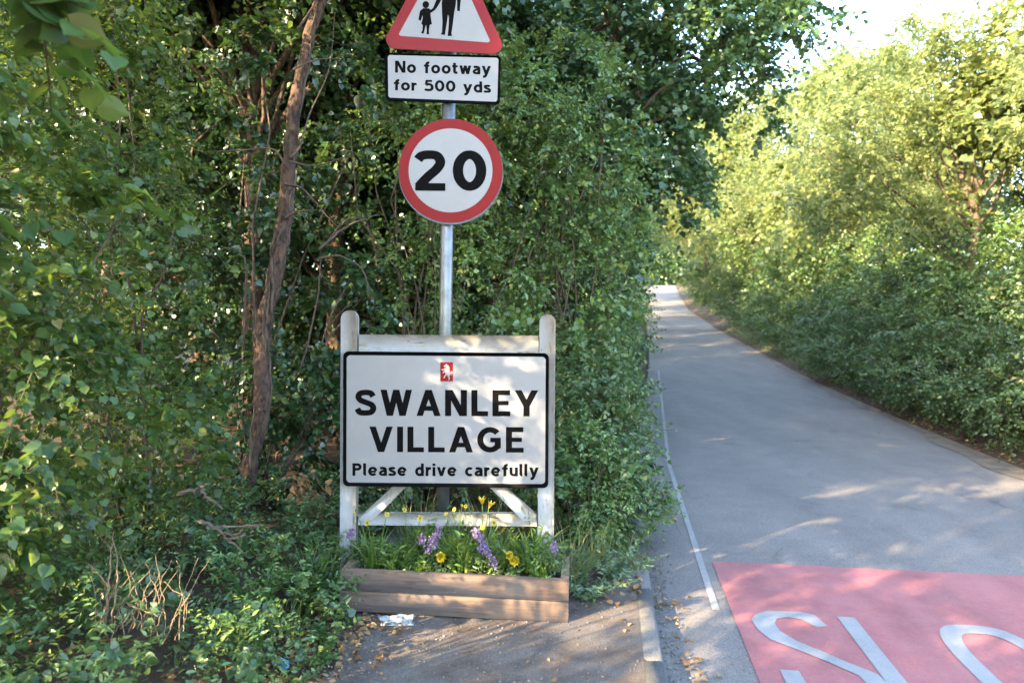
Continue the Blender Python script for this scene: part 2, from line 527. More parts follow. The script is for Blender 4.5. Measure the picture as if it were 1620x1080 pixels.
def limb(g, rng, a, b, r0, r1, sag=0.12, n=7, sides=6, wob=0.03):
    a, b = np.array(a, float), np.array(b, float)
    t = np.linspace(0, 1, n)[:, None]
    d = np.linalg.norm(b - a)
    p = a + (b - a) * t + UP * sag * d * np.sin(np.pi * t) + wob * d * rng.normal(size=(n, 3)) * np.sin(np.pi * t)
    tube(g, p, np.linspace(r0, r1, n), sides)
    return p

def dup(root, loc, rz=0.0, sc=(1, 1, 1), label=None, group=None):
    r = root.copy(); COL.objects.link(r)
    r.location = loc; r.rotation_euler = (0, 0, rz); r.scale = sc
    if label: r['label'] = label
    if group: r['group'] = group
    for ch in list(root.children):
        c = ch.copy(); COL.objects.link(c); c.parent = r
        for q in list(ch.children):
            d = q.copy(); COL.objects.link(d); d.parent = c
    return r

# ------------------------------------------------------------------ the lie of the land
YS = np.array([-40, 3.0, 4.6, 8.2, 19.0, 28, 46, 73, 100, 130, 165, 230.])
LX = np.array([-5.4, .655, .855, 1.37, 3.55, 5.3, 8.55, 13.2, 18.3, 25.2, 32, 44])
RX = np.array([-2.2, 4.75, 5.0, 5.62, 7.95, 9.7, 13.0, 17.7, 22.7, 29.2, 36, 48])
ZR = np.array([-.08, -.08, -.08, -.08, .08, .48, 1.45, 3.4, 6.5, 9.3, 10.6, 11])
_yd = np.arange(-40, 230.01, 0.5)
def _sm(v, k):
    a = np.interp(_yd, YS, v)
    for _ in range(2):
        p = np.pad(a, k, mode='reflect', reflect_type='odd')
        a = np.convolve(p, np.ones(2 * k + 1) / (2 * k + 1), 'valid')
    return a
_l, _r, _z = _sm(LX, 3), _sm(RX, 6), _sm(ZR, 5)
def left_edge(y): return np.interp(y, _yd, _l)
def right_edge(y): return np.interp(y, _yd, _r)
def road_z(y): return np.interp(y, _yd, _z)
LD, LH = [0, .5, 2.0, 3.0, 4.5, 8, 20, 60], [.075, .075, .078, .16, .35, .8, 1.4, 1.6]
RD, RH = [0, .35, .7, 1.2, 2.5, 5, 12, 60], [.0, .03, .13, .30, .75, 1.2, 1.6, 1.8]
def ground_z(x, y):
    l, r, z = left_edge(y), right_edge(y), road_z(y)
    if x < l: return z + float(np.interp(l - x, LD, LH))
    if x > r: return z + float(np.interp(x - r, RD, RH))
    return z
def at(px, py, y):                     # the point at depth y seen there in the photograph
    return ((px - 810) / F * y, y, EYE + (520 - py) / F * y)
def on_ground(px, py, z=-.08):         # the point of a level surface seen there
    y = (EYE - z) * F / (py - 520)
    return ((px - 810) / F * y, y, z)

ys = np.concatenate([np.arange(-40, -6, 4), np.arange(-6, 14, .4), np.arange(14, 40, 1.5), np.arange(40, 230, 5), [230, 400, 900]])
rngG = np.random.default_rng(5)
g = Geo()
cols = [-700, -160, -60, -20, -12, -8, -6, -4.5, -3.6, -3, -2.5, -2, -1.5, -1, -.6, -.14, -.12]
colsr = [.0, .2, .35, .5, .7, .95, 1.2, 1.8, 2.5, 3.5, 5, 8, 12, 25, 60, 160, 700]
rows = []
for y in ys:
    yy = min(y, 230)
    l, r, z = left_edge(yy), right_edge(yy), road_z(yy)
    row = []
    for i, c in enumerate(cols):
        h = np.interp(-c, LD, LH) if i < len(cols) - 1 else -.06
        amp = .02 if -c > 2.2 else 0
        row.append((l + c, y, z + h + amp * rngG.normal()))
    row.append(((l + r) / 2, y, z - .06))
    row.append((r - .05, y, z - .06))
    for c in colsr:
        row.append((r + c, y, z + np.interp(c, RD, RH) + (.015 * rngG.normal() if c > .3 else .004)))
    rows.append(row)
rows = np.array(rows)
ny, nx = rows.shape[:2]
idx = np.arange(ny * nx).reshape(ny, nx)
g.add(rows.reshape(-1, 3), np.stack([idx[:-1, :-1], idx[:-1, 1:], idx[1:, 1:], idx[1:, :-1]], -1).reshape(-1, 4))
tag(g.build("ground", M['soil'], smooth=True), kind='structure')

def ribbon(lf, rf, y0, y1, dz, step=0.4, nxs=6):
    yy = np.arange(y0, y1 + 1e-6, step)
    rows = np.array([[(lf(y) + (rf(y) - lf(y)) * k, y, road_z(y) + dz) for k in np.linspace(0, 1, nxs)] for y in yy])
    ny, nx = rows.shape[:2]
    idx = np.arange(ny * nx).reshape(ny, nx)
    return Geo().add(rows.reshape(-1, 3), np.stack([idx[:-1, :-1], idx[:-1, 1:], idx[1:, 1:], idx[1:, :-1]], -1).reshape(-1, 4))
tag(ribbon(lambda y: left_edge(y) - .015, lambda y: right_edge(y) + .06 * math.sin(y * 1.7) + .03 * math.sin(y * 5.1), -40, 229, 0).build("road", M['asphalt']), kind='structure')
# dusty strip where dirt has washed over the tarmac at the right-hand edge
tag(ribbon(lambda y: right_edge(y) - .20 - .10 * math.sin(y * .9) - .05 * math.sin(y * 3.3), lambda y: right_edge(y) + .30, -10, 110, .008, .25, 3).build("dusty_verge", M['gutter']), kind='structure')

# white edge line, worn and broken near the red surfacing
g = Geo()
def line_x(y): return 1.19 + (y - 4.2) * .15
a, b = on_ground(1058, 736), on_ground(1133, 965)
yy = np.linspace(b[1], a[1] + 14, 60)
for k in range(len(yy) - 1):
    xa = [np.interp(v, [b[1], a[1], 18, 30], [b[0], a[0], left_edge(18) + .32, left_edge(30) + .32]) for v in yy[k:k + 2]]
    za = [road_z(v) + .004 for v in yy[k:k + 2]]
    hw = .021
    g.add([(xa[0] - hw, yy[k], za[0]), (xa[0] + hw, yy[k], za[0]), (xa[1] + hw, yy[k + 1], za[1]), (xa[1] - hw, yy[k + 1], za[1])], [(0, 1, 2, 3)])
tag(g.build("edge_line", M['worn_line']), kind='structure')

# red surfacing
rd = Vector((0.148, 1.0, 0)).normalized()      # along the road
rx = Vector((rd.y, -rd.x, 0))                  # across it
c0 = Vector(on_ground(1126, 888)); c0.z = -.076
g = Geo()
n = 40
top, bot = [], []
for k in range(n + 1):
    p = c0 + rx * (3.65 * k / n) + rd * (.008 * math.sin(k * 1.9) - .0012 * k * 3.65 / 10)
    top.append(tuple(p)); bot.append(tuple(c0 + rx * (3.65 * k / n) - rd * 7.0))
v = np.array(top + bot); v[:, 2] = [road_z(y) + .004 for y in v[:, 1]]
g.add(v, [(k, k + n + 1, k + n + 2, k + 1) for k in range(n)])
tag(g.build("red_surfacing", M['red_road']), kind='structure')

# painted letters S L O W, read by drivers coming up the lane
LZ = -.072
def road_uv(p):
    d = Vector(p) - c0
    return d.dot(rx), d.dot(rd)
def letter_pts(zoom):                  # outlines taken off the photograph, laid flat on the road
    return [road_uv(on_ground(960 + x / 2.4545, 700 + y / 2.4545)) for x, y in zoom]
def place_uv(uv):
    return [tuple((c0 + rx * u + rd * v2).to_tuple()[:2]) + (LZ,) for u, v2 in uv]
def flat_letter(polys):
    g = Geo()
    for i, p in enumerate(polys):
        pts = np.array(place_uv(p)); pts[:, 2] = [road_z(y) + .008 for y in pts[:, 1]]; pts[:, 2] += .0006 * i
        g.poly(pts)
    return g
s_top = letter_pts([(857, 716), (808, 674), (745, 660), (625, 657), (575, 672), (562, 690), (585, 728), (635, 768), (750, 812), (860, 856)])
s_in = letter_pts([(935, 858), (850, 820), (740, 775), (672, 735), (652, 705), (660, 688), (700, 682), (755, 690), (816, 722)])
S = s_top + [(s_top[-1][0] + .10, s_top[-1][1] - .12), (s_top[-1][0] + .13, s_top[-1][1] - .36), (s_top[-1][0] + .05, s_top[-1][1] - .52), (s_top[-1][0] - .10, s_top[-1][1] - .52), (s_top[-1][0] - .17, s_top[-1][1] - .40)]
t0 = letter_pts([(672, 886), (745, 890)])
S += [(t0[1][0] + .01, t0[1][1] - .26), t0[1], t0[0], (t0[0][0], t0[0][1] - .34), (t0[0][0] + .10, t0[0][1] - .62), (t0[0][0] + .28, t0[0][1] - .62), (s_in[0][0] + .10, s_in[0][1] - .60), (s_in[0][0] + .14, s_in[0][1] - .34), (s_in[0][0] + .10, s_in[0][1] - .10)] + s_in
lu, lv = letter_pts([(893, 679)])[0]
lr = letter_pts([(962, 684)])[0][0]
Lp = [[(lu, lv), (lr, lv), (lr, lv - 1.26), (lu, lv - 1.26)], [(lr, lv - 1.10), (lr + .22, lv - 1.10), (lr + .22, lv - 1.26), (lr, lv - 1.26)]]
ou = letter_pts([(1264, 712)])[0][0]
ou -= .05
oc, ov = ou + .235, lv - .68
ring = []
for k in range(48):
    a0, a1 = 2 * math.pi * k / 48, 2 * math.pi * (k + 1) / 48
    def se(a, ru, rv):
        c, s = math.cos(a), math.sin(a)
        return (oc + ru * math.copysign(abs(c) ** .62, c), ov + rv * math.copysign(abs(s) ** .62, s))
    ring.append([se(a0, .235, .66), se(a1, .235, .66), se(a1, .147, .55), se(a0, .147, .55)])
wu = oc + .30
def bar(u0, v0, u1, v1, w_): return [(u0, v0), (u0 + w_, v0), (u1 + w_, v1), (u1, v1)]
Wp = [bar(wu, lv, wu + .12, lv - 1.3, .10), bar(wu + .24, lv, wu + .12, lv - 1.3, .10), bar(wu + .24, lv, wu + .36, lv - 1.3, .10), bar(wu + .48, lv, wu + .36, lv - 1.3, .10)]
gm = Geo()
for gg in (flat_letter([S]), flat_letter(Lp), flat_letter(ring[:0]) if 0 else None, flat_letter(Wp)):
    if gg is None: continue
    for vv, ll, cc in [(np.concatenate(gg.v), np.concatenate(gg.loops), np.concatenate(gg.cnt))]:
        off = gm.n
        gm.v.append(vv); gm.loops.append(ll + off); gm.cnt.append(cc); gm.n += len(vv)
for q in ring:
    gm.poly([(x, y, road_z(y) + .008) for x, y, _ in place_uv(q)])
tag(gm.build("slow_marking", M['road_white']), kind='structure')

# trodden footway and the concrete kerb
g = Geo()
yy = np.arange(-8, 6.01, .25)
lft = [(-.92 + .10 * math.sin(y * 2.3) + .06 * math.sin(y * 6.1 + 1), y, .084) for y in yy]
rgt = [(left_edge(y) - .090, y, .0) for y in yy]
rows = np.array([[(a[0] + (b[0] - a[0]) * k, a[1], ground_z(a[0] + (b[0] - a[0]) * k, a[1]) + .006) for k in np.linspace(0, 1, 6)] for a, b in zip(lft, rgt)])
ny, nx = rows.shape[:2]
idx = np.arange(ny * nx).reshape(ny, nx)
g.add(rows.reshape(-1, 3), np.stack([idx[:-1, :-1], idx[:-1, 1:], idx[1:, 1:], idx[1:, :-1]], -1).reshape(-1, 4))
tag(g.build("pavement", M['pavement'], smooth=True), kind='structure')
g = Geo()
k0 = 3.30 - .915 * 6
while k0 < 6.4:
    k1 = k0 + .905
    xs = [(left_edge(k0) - .096, k0), (left_edge(k0) - .004, k0), (left_edge(k1) - .004, k1), (left_edge(k1) - .096, k1)]
    zt = .004 + .004 * math.sin(k0 * 7)
    inner = .012
    lo = [(x, y, -.2) for x, y in xs]
    mid = [(x, y, zt - inner) for x, y in xs]
    cx = [(xs[0][0] + inner * .6, k0 + .004), (xs[1][0] - inner, k0 + .004), (xs[2][0] - inner, k1 - .004), (xs[3][0] + inner * .6, k1 - .004)]
    hi = [(x, y, zt) for x, y in cx]
    v = lo + mid + hi
    f = [(i + 4 * j, (i + 1) % 4 + 4 * j, (i + 1) % 4 + 4 * j + 4, i + 4 * j + 4) for j in (0, 1) for i in range(4)] + [(8, 9, 10, 11)]
    g.add(v, f)
    k0 = k1 + .01
tag(g.build("kerb", M['kerb']), kind='structure')

# ------------------------------------------------------------------ lettering
def arc(cx, cy, rx_, ry_, a0, a1, n=18):
    t = np.radians(np.linspace(a0, a1, n))
    return list(zip(cx + rx_ * np.cos(t), cy + ry_ * np.sin(t)))

def stroke(pts, w_):
    p = np.asarray(pts, float)
    closed = np.allclose(p[0], p[-1])
    d = unit(np.diff(p, axis=0))
    nrm = np.stack([-d[:, 1], d[:, 0]], 1)
    if closed:
        m0 = np.vstack([nrm[-1] + nrm[0], nrm[:-1] + nrm[1:], nrm[-1] + nrm[0]])
        ref = np.vstack([nrm, nrm[-1]])
    else:
        m0 = np.vstack([nrm[0] * 2, nrm[:-1] + nrm[1:], nrm[-1] * 2])
        ref = np.vstack([nrm, nrm[-1]])
    m0 = unit(m0)
    k = np.clip(1 / np.maximum((m0 * ref).sum(1, keepdims=True), .5), 1, 2)
    L_, R_ = p + m0 * k * w_ / 2, p - m0 * k * w_ / 2
    return [[tuple(L_[i]), tuple(R_[i]), tuple(R_[i + 1]), tuple(L_[i + 1])] for i in range(len(p) - 1)]
def sm(pts): return curve(pts, 6).tolist()
def rect(x0, x1, y0, y1): return [[(x0, y0), (x1, y0), (x1, y1), (x0, y1)]]
def diag(x0, y0, x1, y1, w_):
    ln = math.hypot(x1 - x0, y1 - y0)
    h = w_ * ln / abs(y1 - y0) / 2
    return [[(x0 - h, y0), (x0 + h, y0), (x1 + h, y1), (x1 - h, y1)]]

def glyph(ch, w_):
    """list of pieces (each a list of polygons) and the advance width, cap height 1"""
    h = w_ / 2
    X = .72
    if ch == 'S': return [stroke(sm([(.63, .74), (.55, .86), (.37, 1 - h), (.18, .85), (.12, .72), (.20, .59), (.38, .51), (.57, .42), (.635, .28), (.56, .14), (.36, h), (.17, .13), (.08, .27)]), w_)], .73
    if ch == 'W': return [diag(.11, 1, .33, 0, w_), diag(.55, 1, .33, 0, w_), diag(.55, 1, .77, 0, w_), diag(.99, 1, .77, 0, w_)], 1.1
    if ch == 'A': return [diag(.11, 0, .42, 1, w_), diag(.73, 0, .42, 1, w_), rect(.24, .60, .20, .20 + w_ * .85)], .84
    if ch == 'N': return [rect(0, w_, 0, 1), rect(.76 - w_, .76, 0, 1), diag(w_ * .62, 1, .76 - w_ * .62, 0, w_ * 1.05)], .76
    if ch == 'L': return [rect(0, w_, 0, 1), rect(w_, .58, 0, w_ * .9)], .58
    if ch == 'E': return [rect(0, w_, 0, 1), rect(w_, .62, 0, w_ * .9), rect(w_, .56, .5 - w_ * .38, .5 + w_ * .42), rect(w_, .61, 1 - w_ * .9, 1)], .63
    if ch == 'Y': return [diag(.11, 1, .40, .40, w_), diag(.69, 1, .40, .40, w_), rect(.40 - h, .40 + h, 0, .44)], .80
    if ch == 'V': return [diag(.11, 1, .41, 0, w_), diag(.71, 1, .41, 0, w_)], .82
    if ch == 'I': return [rect(0, w_, 0, 1)], w_
    if ch == 'G': return [stroke(arc(.45, .5, .45 - h, .5 - h, 42, 325, 30), w_), rect(.46, .83, .40, .40 + w_ * .85), rect(.83 - w_, .83, .16, .40)], .86
    if ch == 'P': return [rect(0, w_, 0, 1), stroke([(w_, 1 - h)] + arc(.36, .71, .29 - h, .29 - h, 90, -90, 14) + [(w_, .42 + h)], w_)], .64
    if ch == 'o': return [stroke(arc(.33, X / 2, .33 - h, X / 2 + .01 - h, 0, 360, 28), w_)], .66
    if ch == 'l': return [stroke([(h, 1), (h, .22)] + arc(.20, .20, .20 - h, .20 - h, 190, 275, 6), w_)], .24
    if ch == 'e': return [stroke([(.14, X / 2 - .02), (.66 - h, X / 2 - .02)], w_ * .8), stroke(arc(.33, X / 2, .33 - h, X / 2 + .01 - h, 8, 322, 26), w_)], .66
    if ch == 'a': return [stroke(sm([(.08, .58), (.17, .62), (.29, X - h), (.42, .58), (.46, .46)]) + [(.46, .30), (.46, .0)], w_), stroke(sm([(.44, .42), (.24, .38), (h, .27), (h + .01, .15), (.22, h), (.38, .12), (.45, .24)]), w_ * .92)], .56
    if ch == 's': return [stroke(sm([(.44, .56), (.36, .62), (.25, X - h), (.13, .60), (.10, .53), (.16, .43), (.28, .37), (.41, .29), (.44, .20), (.38, .11), (.25, h), (.12, .10), (.05, .18)]), w_ * .95)], .52
    if ch == 'd': return [stroke(arc(.32, X / 2, .32 - h, X / 2 + .01 - h, 0, 360, 26), w_), rect(.62 - w_, .62, 0, 1)], .63
    if ch == 'r': return [rect(0, w_, 0, X), stroke(sm([(w_ * .6, .46), (.20, .58), (.38, .625)]), w_)], .38
    if ch == 'i': return [rect(0, w_, 0, X), rect(0, w_, .82, 1)], w_
    if ch == 'v': return [diag(.10, X, .31, 0, w_), diag(.52, X, .31, 0, w_)], .62
    if ch == 'c': return [stroke(arc(.33, X / 2, .33 - h, X / 2 + .01 - h, 48, 312, 22), w_)], .57
    if ch == 'f': return [stroke([(.20, 0), (.20, .72)] + arc(.37, .74, .17, .26 - h, 175, 80, 8), w_), rect(0, .40, X - w_ * .85, X)], .42
    if ch == 'u': return [stroke([(h, X), (h, .29)] + arc(.29, .285, .29 - h, .285 - h, 182, 358, 14) + [(.58 - h, .30)], w_), rect(.58 - w_, .58, 0, X)], .58
    if ch == 'y': return [diag(.10, X, .33, 0, w_), diag(.56, X, .27, -.12, w_), stroke(sm([(.29, -.06), (.22, -.17), (.08, -.185)]), w_ * .95)], .66
    if ch == 't': return [stroke([(.17, .93), (.17, .24)] + sm([(.17, .22), (.20, .13), (.28, h), (.39, h + .01)]), w_), rect(0, .40, X - w_ * .85, X)], .42
    if ch == 'w': return [diag(.10, X, .26, 0, w_), diag(.43, X, .26, 0, w_ * .95), diag(.43, X, .60, 0, w_ * .95), diag(.76, X, .60, 0, w_)], .86
    if ch == '5': return [rect(.10, .56, 1 - w_ * .9, 1), stroke([(.17, .93), (.13, .55)], w_ * .9), stroke(sm([(.12, .54), (.28, .62), (.46, .58), (.56, .44), (.56, .24), (.45, .12), (.28, h), (.12, .12), (.04, .18)]), w_)], .66
    if ch == '0': return [stroke(arc(.35, .5, .35 - h, .5 - h, 0, 360, 34), w_)], .70
    if ch == '2': return [stroke(sm([(.06, .77), (.14, .86), (.30, 1 - h), (.48, .86), (.55, .70), (.46, .53), (.30, .37), (.17, .22), (.10, w_ * .6)]), w_), rect(0, .66, 0, w_ * .88)], .66
    return [], .36

class Plate:
    """flat artwork facing the camera side (-y): pixel outlines of the photograph scaled to real size in the sign's own plane"""
    def __init__(self, cx, cy, k):
        self.cx, self.cy, self.k = cx, cy, k
    def p(self, x, y, d):
        return ((x - self.cx) * self.k, -d, -(y - self.cy) * self.k)
    def text(self, g, s, x0, x1, ytop, ybase, w_, d, slope=0.0, gapr=.17):
        capx = ybase - ytop
        gl = [glyph(c, w_) for c in s]
        tot = sum(a for _, a in gl) * capx
        gap = capx * gapr
        sc = (x1 - x0 - gap * (len(s) - 1)) / tot
        x = x0
        for ch, (pieces, a) in zip(s, gl):
            if ch == ' ':                                   # each word a mesh of its own
                g.build("lettering", M['sign_black'], self.holder)
                g = Geo()
            for i, pc in enumerate(pieces):
                for poly in pc:
                    g.poly([self.p(x + u * capx * sc, ybase - v2 * capx + slope * (x + u * capx * sc - x0), d + .00025 * (i + 1)) for u, v2 in poly])
            x += a * capx * sc + gap
        return g

def rounded(corners, r, n=7):
    out = []
    m = len(corners)
    for i in range(m):
        p0, p1, p2 = (np.array(corners[(i + j) % m], float) for j in (-1, 0, 1))
        a, b = unit(p0 - p1), unit(p2 - p1)
        ang = math.acos(float(np.clip(np.dot(a, b), -1, 1)))
        dd = r / math.tan(ang / 2)
        s, e = p1 + a * dd, p1 + b * dd
        c = p1 + unit(a + b) * r / math.sin(ang / 2)
        a0, a1 = math.atan2(*(s - c)[::-1]), math.atan2(*(e - c)[::-1])
        da = (a1 - a0 + math.pi) % (2 * math.pi) - math.pi
        out += [tuple(c + r * np.array([math.cos(a0 + da * t), math.sin(a0 + da * t)])) for t in np.linspace(0, 1, n)]
    return out

def slab(g, pl, outline, d_front, d_back):
    n = len(outline)
    f = [pl.p(x, y, d_front) for x, y in outline]
    b = [pl.p(x, y, d_back) for x, y in outline]
    base = g.n
    g.add(f + b, [(i, (i + 1) % n, (i + 1) % n + n, i + n) for i in range(n)])
    g.loops.append(np.arange(n) + base); g.cnt.append(np.array([n]))
    g.loops.append(np.arange(n)[::-1] + n + base); g.cnt.append(np.array([n]))

def frame_ring(g, pl, outer, inner, d):
    n = len(outer)
    g.add([pl.p(x, y, d) for x, y in outer] + [pl.p(x, y, d) for x, y in inner], [(i, (i + 1) % n, (i + 1) % n + n, i + n) for i in range(n)])

# ------------------------------------------------------------------ road sign on its post
PY = 4.34
K = PY / F
sx, sy, sz = at(704.5, 520, PY)
gz0 = ground_z(sx, PY)
post = empty("road_sign", (sx, PY, gz0), "galvanised post carrying walkers triangle, 'No footway' plate and red-ringed 20 disc", "road sign")
lean = (710.5 - 704.5) / 350 * 1.0
topz = EYE + (520 + 60) * K - gz0
g = Geo()
tube(g, [(-.0145 * 0 - lean * (1.5 - gz0) * 1 * .9, 0, -.2), (0, 0, EYE - gz0), (lean * (topz - EYE + gz0), 0, topz)], .038, 24)
g.build("pole", M['galv'], post, smooth=True)
pl = Plate(704.5, 520 + (EYE - gz0) / K, K)     # pixel frame whose origin is the foot of the post
# triangle
g = Geo()
tri_o = rounded([(604, 82), (803, 93), (710, -113)], 15, 8)
tri_i = rounded([(632, 63), (777, 74), (709, -77)], 3, 8)
slab(g, pl, tri_o, .058, .050)
tri = g.build("triangular_sign", M['sign_back'], post)
g = Geo(); frame_ring(g, pl, tri_o, tri_i, .0592); g.build("red_border", M['sign_red_faded'], tri)
g = Geo(); g.poly([pl.p(x, y, .0592) for x, y in tri_i]); g.build("white_face", M['sign_white'], tri)
def zz(pts): return [(500 + x / 2.7, y / 2.7) for x, y in pts]
g = Geo()
adult = zz([(552, -44), (608, -44), (622, -28), (624, 0), (620, 30), (617, 68), (606, 66), (606, 30), (603, 2), (600, 40), (594, 72), (588, 120), (582, 158), (584, 172), (566, 172), (570, 130), (571, 92), (567, 82), (562, 120), (556, 158), (554, 168), (537, 165), (542, 156), (544, 110), (542, 70), (541, 30), (545, 4), (532, 34), (517, 58), (505, 54), (520, 15), (532, -20), (540, -38)])
child = zz([(464, 55), (486, 56), (496, 62), (509, 50), (516, 60), (500, 72), (493, 76), (495, 96), (500, 122), (490, 126), (487, 150), (488, 165), (477, 165), (478, 150), (476, 128), (473, 128), (468, 150), (464, 163), (454, 160), (460, 148), (461, 126), (455, 122), (461, 96), (460, 84), (453, 108), (443, 104), (446, 84), (450, 66)])
g.poly([pl.p(x, y, .0602) for x, y in adult]); g.poly([pl.p(x, y, .0606) for x, y in child])
g.poly([pl.p(500 + (474 + 14 * math.cos(a)) / 2.7, (40 + 15 * math.sin(a)) / 2.7, .0604) for a in np.linspace(0, 2 * math.pi, 20, endpoint=False)])
g.poly([pl.p(500 + (580 + 22 * math.cos(a)) / 2.7, (-72 + 25 * math.sin(a)) / 2.7, .0604) for a in np.linspace(0, 2 * math.pi, 24, endpoint=False)])
g.build("walkers_pictogram", M['sign_black'], tri)
# supplementary plate
g = Geo()
po = rounded([(611.5, 89.5), (792.5, 94), (791, 170), (612.5, 163.5)], 6)
pi_ = rounded([(616, 93), (789, 97.5), (787, 166), (617, 159.5)], 4)
slab(g, pl, po, .056, .044)
plate = g.build("text_plate", M['sign_black'], post)
g = Geo(); g.poly([pl.p(x, y, .0572) for x, y in pi_]); g.build("white_face", M['sign_white'], plate)
g = Geo(); pl.holder = plate
g = pl.text(g, "No footway", 627.5, 777, 102, 120.5, .205, .0578, .022, .125)
g.build("lettering", M['sign_black'], plate); g = Geo()
g = pl.text(g, "for 500 yds", 625.5, 777, 130.5, 148, .205, .0578, .028, .125)
g.build("lettering", M['sign_black'], plate)
# the 20 disc
def circ(cx, cy, r, n=72): return [(cx + r * math.cos(a), cy + r * math.sin(a)) for a in np.linspace(0, 2 * math.pi, n, endpoint=False)]
g = Geo()
slab(g, pl, circ(714.5, 275.5, 82), .056, .040)
disc = g.build("speed_limit_disc", M['sign_back'], post)
g = Geo(); frame_ring(g, pl, circ(714, 273.5, 81), circ(714, 273, 65.5), .0572); g.build("red_ring", M['sign_red'], disc)
g = Geo(); g.poly([pl.p(x, y, .0572) for x, y in circ(714, 273, 65.5)]); g.build("white_face", M['sign_white'], disc)
for ch, xa, xb in (("2", 659, 706), ("0", 717.5, 770)):
    g = Geo(); pl.text(g, ch, xa, xb, 241.5, 304.5, .215, .0578, .012); g.build("numeral", M['sign_black'], disc)
for zc in (128, 220, 330, 60):
    g = Geo()
    x, _, z = pl.p(704.5, zc, 0)
    x = lean * (z - EYE + gz0)
    t = np.linspace(0, 2 * np.pi, 24, endpoint=False)
    v = [(x + .041 * math.cos(a), .041 * math.sin(a), z + dz) for dz in (-.012, .012) for a in t]
    g.add(v, [(i, (i + 1) % 24, (i + 1) % 24 + 24, i + 24) for i in range(24)])
    box(g, x - .03, x + .03, -.050, -.036, z - .011, z + .011)
    g.build("clamp", M['galv'], post)

# ------------------------------------------------------------------ village name board
VY = 4.13
K2 = VY / F
vx, _, _ = at(708, 520, VY)
vg = ground_z(vx, VY)
board = empty("village_sign", (vx, VY, vg), "white wooden framed village name board reading SWANLEY VILLAGE Please drive carefully", "village sign")
p2 = Plate(708, 520 + (EYE - vg) / K2, K2)
def post_outline(xc, hw, ytop, ybot, dx=0):
    r = hw
    return [(xc - hw + dx, ybot), (xc + hw + dx, ybot)] + [(xc + hw * math.cos(a), ytop + r - r * math.sin(a)) for a in np.linspace(0, math.pi, 13)]
for xc, hw, yt, dx in ((554, 14.2, 491, -2), (866, 13.8, 497, -4)):
    g = Geo()
    slab(g, p2, post_outline(xc, hw * .91, yt, 960, dx), .030, -.020)
    g.build("post", M['white_wood'], board)
g = Geo(); slab(g, p2, [(568.5, 529), (852, 531), (852, 566), (568.5, 566)], .018, -.018); g.build("top_rail", M['white_rail'], board)
g = Geo(); slab(g, p2, [(567, 811), (849, 811), (849, 831), (567, 829)], .016, -.018); g.build("bottom_rail", M['white_rail'], board)
g = Geo(); slab(g, p2, [(640, 752), (660, 752), (590, 822), (568, 822), (568, 818)], .022, -.02); g.build("brace", M['white_wood'], board)
g = Geo(); slab(g, p2, [(757, 752), (778, 752), (848, 812), (848, 822), (828, 822)], .022, -.02); g.build("brace", M['white_wood'], board)
g = Geo()
bo = rounded([(547, 555), (867.5, 558), (866.5, 768), (546.5, 765)], 8)
bm = rounded([(552.5, 561), (862.5, 563.5), (861.5, 761.5), (552, 759)], 6)
slab(g, p2, bo, .062, .050)
panel = g.build("name_panel", M['sign_black'], board)
g = Geo(); g.poly([p2.p(x, y, .0632) for x, y in bm]); g.build("white_face", M['sign_white'], panel)
g = Geo()
p2.text(g, "SWANLEY", 565.5, 850.5, 614.5, 655, .212, .0640, .004)
g.build("lettering", M['sign_black'], panel); g = Geo()
p2.text(g, "VILLAGE", 588, 828.5, 672, 711.5, .212, .0640, .004)
g.build("lettering", M['sign_black'], panel); g = Geo()
p2.holder = panel
g = p2.text(g, "Please drive carefully", 561.5, 851.5, 729, 748.5, .205, .0640, .004, .125)
g.build("lettering", M['sign_black'], panel)
def z3(pts): return [(500 + x / 3.6, 480 + y / 3.6) for x, y in pts]
g = Geo(); g.poly([p2.p(x, y, .0642) for x, y in z3([(714, 331), (785, 331), (785, 438), (714, 438)])])
emb = g.build("emblem", M['sign_red'], panel)
g = Geo()
g.poly([p2.p(x, y, .0650) for x, y in z3([(733, 352), (741, 346), (748, 340), (752, 345), (760, 350), (766, 360), (766, 372), (768, 384), (773, 392), (770, 402), (764, 410), (768, 420), (765, 430), (759, 430), (761, 420), (755, 408), (752, 400), (748, 406), (741, 412), (737, 421), (731, 419), (736, 408), (742, 398), (743, 390), (738, 386), (731, 394), (726, 390), (733, 381), (740, 377), (736, 373), (727, 378), (720, 372), (722, 368), (729, 371), (738, 365), (746, 362), (744, 357), (736, 359)])])
g.poly([p2.p(x, y, .0652) for x, y in z3([(771, 386), (778, 379), (784, 384), (782, 398), (776, 406), (776, 394)])])
g.build("white_horse", M['sign_white'], emb)

# ------------------------------------------------------------------ planter
B = Vector(on_ground(899, 985, 0)); PL, prz = 1.20, R(-5.0)
A = B - Vector((math.cos(prz), math.sin(prz), 0)) * PL
planter = empty("planter", (A.x, A.y, .022), "long brown wooden plank planter in front of the village sign", "planter", rz=prz)
planter.rotation_euler = (0, R(1.1), prz)
PD, PH, TH = .40, .215, .045
for z0, z1 in ((0, PH * .5 - .0008), (PH * .5 + .0008, PH)):
    g = Geo(); box(g, 0, PL, 0, TH, z0, z1, .0025); g.build("front_board", M['planter'], planter)
    g = Geo(); box(g, 0, PL, PD - TH, PD, z0, z1, .0025); g.build("back_board", M['planter'], planter)
    g = Geo(); box(g, 0, TH, TH + .001, PD - TH - .001, z0, z1, .0025); g.build("end_board", M['planter'], planter)
    g = Geo(); box(g, PL - TH, PL, TH + .001, PD - TH - .001, z0, z1, .0025); g.build("end_board", M['planter'], planter)
rng = np.random.default_rng(3)
g = Geo()
nx, ny = 40, 12
gx, gy = np.meshgrid(np.linspace(TH, PL - TH, nx), np.linspace(TH, PD - TH, ny))
